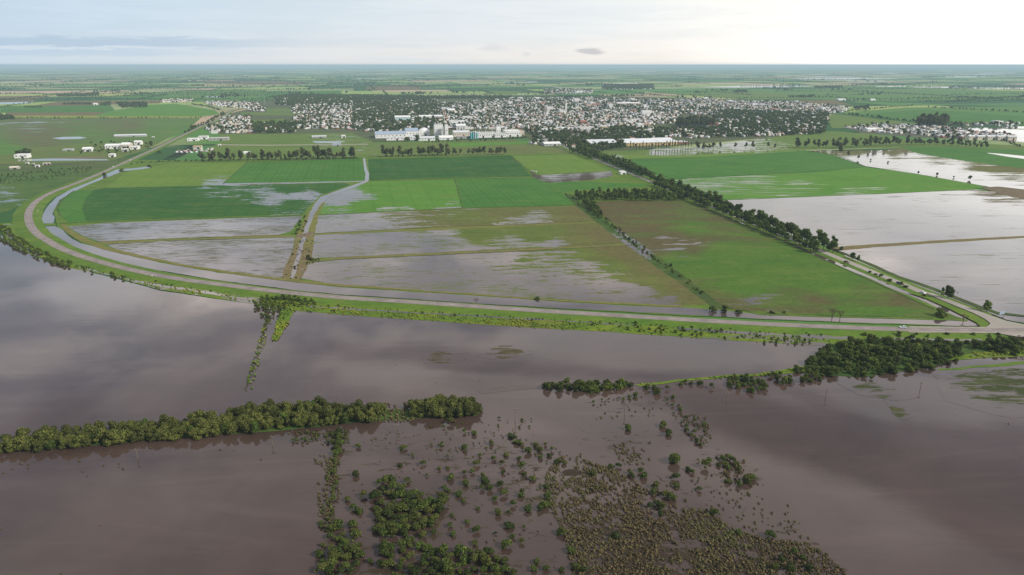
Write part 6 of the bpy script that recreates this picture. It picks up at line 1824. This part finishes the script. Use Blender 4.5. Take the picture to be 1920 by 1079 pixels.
# ================================================================== HAZE, SKY, SUN, CAMERA
mb = MB(); mb.box(-64000, 64000, -64000, 64000, -8, 172)
hz = NT('horizon_haze')
ab = hz.n('ShaderNodeVolumeAbsorption', {'Color': (0.0, 0.0, 0.0), 'Density': 1 / 15500.0})
em = hz.n('ShaderNodeEmission', {'Color': (.37, .51, .58), 'Strength': 1 / 15500.0})
ad = hz.n('ShaderNodeAddShader', {0: ab.outputs[0], 1: em.outputs[0]})
hz.t.links.new(ad.outputs[0], hz.out.inputs[1])
o = mb.build('sky_haze', hz.mat)
tag(o, kind='structure')

SUN_AZ, SUN_EL = R(115), R(36)      # from the right, a little ahead of the camera
world = bpy.data.worlds.new('World')
scene.world = world
world.use_nodes = True


class WT(NT):
    def __init__(s, w):
        s.t = w.node_tree; s.t.nodes.clear(); s.out = s.t.nodes.new('ShaderNodeOutputWorld')


w = WT(world)
tc = w.n('ShaderNodeTexCoord')
D = tc.outputs['Generated']
sp = w.n('ShaderNodeSeparateXYZ', {0: D})
X, Y, Z = sp.outputs
hyp = w.math('SQRT', w.math('ADD', w.math('MULTIPLY', X, X), w.math('MULTIPLY', Y, Y)))
az = w.math('DIVIDE', X, w.math('MAXIMUM', hyp, .001))            # -.6 .. .6 across the view
front = w.rng(Y, -.2, .4)
# broad veil of high cloud: blue-grey to the left, burning white to the right
base = w.ramp(w.rng(az, -1, 1), [(.10, (.34, .45, .58)), (.21, (.45, .57, .69)), (.38, (.58, .65, .71)), (.54, (.70, .73, .75)), (.68, (.93, .90, .85)), (.80, (1.6, 1.54, 1.46)), (.95, (1.3, 1.25, 1.18))])
low = w.rng(Z, .0, .05)
warm = w.ramp(w.rng(az, -1, 1), [(.2, (.52, .62, .71)), (.38, (.69, .69, .69)), (.6, (.86, .80, .74)), (.8, (1.5, 1.41, 1.30))])
col = w.mix(w.rng(Z, .0, .055, 0, 1, True), warm, base)
# thin streaks lying along the horizon
sv = w.n('ShaderNodeCombineXYZ', {0: w.math('MULTIPLY', az, 3.2), 1: 3.7, 2: w.math('MULTIPLY', Z, 34.0)}).outputs[0]
stn = w.noise(sv, 1.6, 6, .62, .5)
col = w.mix(w.rng(stn, .45, .72, 0, .24), col, w.mix(.5, col, (.98, .98, .97)))
col = w.mix(w.rng(stn, .50, .30, 0, .22), col, (.50, .58, .66))
# bank of blue-grey cloud low on the left
fine = w.noise(w.n('ShaderNodeCombineXYZ', {0: w.math('MULTIPLY', az, 12.0), 1: 1.1, 2: w.math('MULTIPLY', Z, 120.0)}).outputs[0], 1.3, 6, .65, .6)


def band(zc, half, a0, a1, wob):
    zz = w.math('ADD', Z, w.math('MULTIPLY', w.math('SUBTRACT', fine, .5), wob))
    m = w.rng(w.math('ABSOLUTE', w.math('SUBTRACT', zz, zc)), half, half * .35, 0, 1, True)
    return w.math('MULTIPLY', m, w.rng(az, a1, a0, 0, 1, True))


col = w.mix(w.math('MULTIPLY', band(.0262, .0085, -.46, -.20, .020), .62), col, (.34, .46, .60))
col = w.mix(w.math('MULTIPLY', band(.0150, .0065, -.52, -.24, .016), .5), col, (.40, .52, .65))
col = w.mix(w.math('MULTIPLY', band(.0205, .0030, -.50, -.34, .018), .28), col, (.78, .82, .85))
for (ca, cz, ra, rz_, cc, am) in ((.108, .0185, .022, .0052, (.50, .50, .52), .85), (-.028, .0225, .028, .0085, (.62, .62, .63), .6), (.02, .0145, .008, .004, (.62, .62, .63), .5), (-.16, .0075, .10, .0028, (.62, .70, .76), .5)):
    da = w.math('DIVIDE', w.math('SUBTRACT', az, ca), ra)
    dz = w.math('DIVIDE', w.math('SUBTRACT', Z, cz), rz_)
    dd = w.math('SQRT', w.math('ADD', w.math('MULTIPLY', da, da), w.math('MULTIPLY', dz, dz)))
    dd = w.math('ADD', dd, w.math('MULTIPLY', w.math('SUBTRACT', fine, .5), 2.2))
    col = w.mix(w.math('MULTIPLY', w.math('MULTIPLY', w.rng(dd, 1.0, .35, 0, 1, True), front), am), col, cc)
# cloud field overhead (seen in the photograph as its reflection in the flood)
zs = w.math('MAXIMUM', Z, .03)
Q = w.n('ShaderNodeCombineXYZ', {0: w.math('DIVIDE', X, zs), 1: w.math('DIVIDE', Y, zs), 2: 0.0}).outputs[0]
wn = w.n('ShaderNodeTexNoise', {'Vector': Q, 'Scale': 1.3, 'Detail': 4.0, 'Roughness': .55})
wob = w.n('ShaderNodeVectorMath', {0: wn.outputs[1], 1: (.5, .5, .5)}, operation='SUBTRACT').outputs[0]
wob = w.n('ShaderNodeVectorMath', {0: wob, 3: .5}, operation='SCALE').outputs[0]
QW = w.n('ShaderNodeVectorMath', {0: Q, 1: wob}, operation='ADD').outputs[0]
cl = w.noise(QW, .85, 6, .55, .3)
over = w.ramp(cl, [(.32, (.10, .13, .22)), (.43, (.36, .40, .50)), (.53, (.90, .84, .84)), (.66, (1.85, 1.62, 1.5))])
for (pa, pb, wd, cc, am) in (((1180, 705), (1990, 960), .20, (.10, .12, .20), .92), ((1640, 860), (2050, 1060), .24, (.12, .14, .22), .85), ((600, 640), (1180, 690), .16, (.20, .22, .30), .75), ((1230, 830), (1720, 1040), .22, (1.25, 1.15, 1.08), .8),
                             ((60, 560), (300, 520), .5, (1.2, 1.15, 1.15), .8), ((640, 700), (800, 680), .18, (1.15, 1.1, 1.08), .7), ((900, 740), (1250, 790), .14, (1.05, 1.0, .97), .6), ((520, 700), (200, 760), .2, (.6, .56, .58), .6), ((380, 590), (480, 640), .3, (.3, .32, .4), .6),
                             ((900, 640), (1500, 660), .2, (1.0, .98, .98), .6), ((1500, 700), (1900, 760), .2, (.75, .76, .8), .7), ((480, 830), (620, 1000), .12, (1.0, .9, .86), .6), ((150, 940), (260, 1060), .12, (.9, .8, .78), .5)):
    A, B = P(*pa) / H, P(*pb) / H
    c = (A + B) / 2; dl = (B - A)
    mp = w.n('ShaderNodeMapping', {'Vector': QW, 'Location': (c.x, c.y, 0), 'Rotation': (0, 0, math.atan2(dl.y, dl.x)), 'Scale': (dl.length / 2 * 1.15, wd, 1)}, vector_type='TEXTURE')
    ln = w.n('ShaderNodeVectorMath', {0: mp.outputs[0]}, operation='LENGTH').outputs['Value']
    over = w.mix(w.math('MULTIPLY', w.rng(ln, 1.08, .55, 0, 1, True), am), over, cc)
over = w.mix(.12, over, base)
over = w.mix(w.rng(Z, .30, .62, 0, .42, True), over, (.05, .06, .08))
col = w.mix(w.rng(Z, .13, .30, 0, 1, True), col, over)
back = w.mix(front, (.36, .39, .45), col)
sky = w.n('ShaderNodeTexSky', sky_type='NISHITA', sun_disc=False, sun_elevation=SUN_EL, sun_rotation=SUN_AZ, altitude=100.0, air_density=1.0, dust_density=2.0, ozone_density=1.0)
b1 = w.n('ShaderNodeBackground', {'Color': sky.outputs[0], 'Strength': .08})
b2 = w.n('ShaderNodeBackground', {'Color': back, 'Strength': 1.32})
ms = w.n('ShaderNodeMixShader', {0: .86, 1: b1.outputs[0], 2: b2.outputs[0]})
w.t.links.new(ms.outputs[0], w.out.inputs[0])

sl = bpy.data.lights.new('sun', 'SUN')
sl.energy = 4.0
sl.angle = R(11)
sl.color = (1.0, .95, .86)
so = bpy.data.objects.new('sun', sl)
COL.objects.link(so)
sd = Vector((math.sin(SUN_AZ) * math.cos(SUN_EL), math.cos(SUN_AZ) * math.cos(SUN_EL), math.sin(SUN_EL)))
so.rotation_euler = (-sd).to_track_quat('-Z', 'Y').to_euler()
so.location = (300, 0, 400)

cam = bpy.data.cameras.new('camera')
cam.lens = 24.0; cam.sensor_width = 36.0
cam.clip_start = 1.0; cam.clip_end = 300000.0
co = bpy.data.objects.new('camera', cam)
COL.objects.link(co)
co.location = (0, 0, H)
co.rotation_euler = (math.pi / 2 - PITCH, 0, 0)
scene.camera = co

scene.view_settings.view_transform = 'Standard'
scene.view_settings.look = 'None'
scene.view_settings.exposure = 0
scene.cycles.use_denoising = True
scene.cycles.max_bounces = 5
scene.cycles.diffuse_bounces = 2
scene.cycles.glossy_bounces = 2
scene.cycles.transmission_bounces = 2
scene.cycles.transparent_max_bounces = 4
scene.cycles.volume_bounces = 0
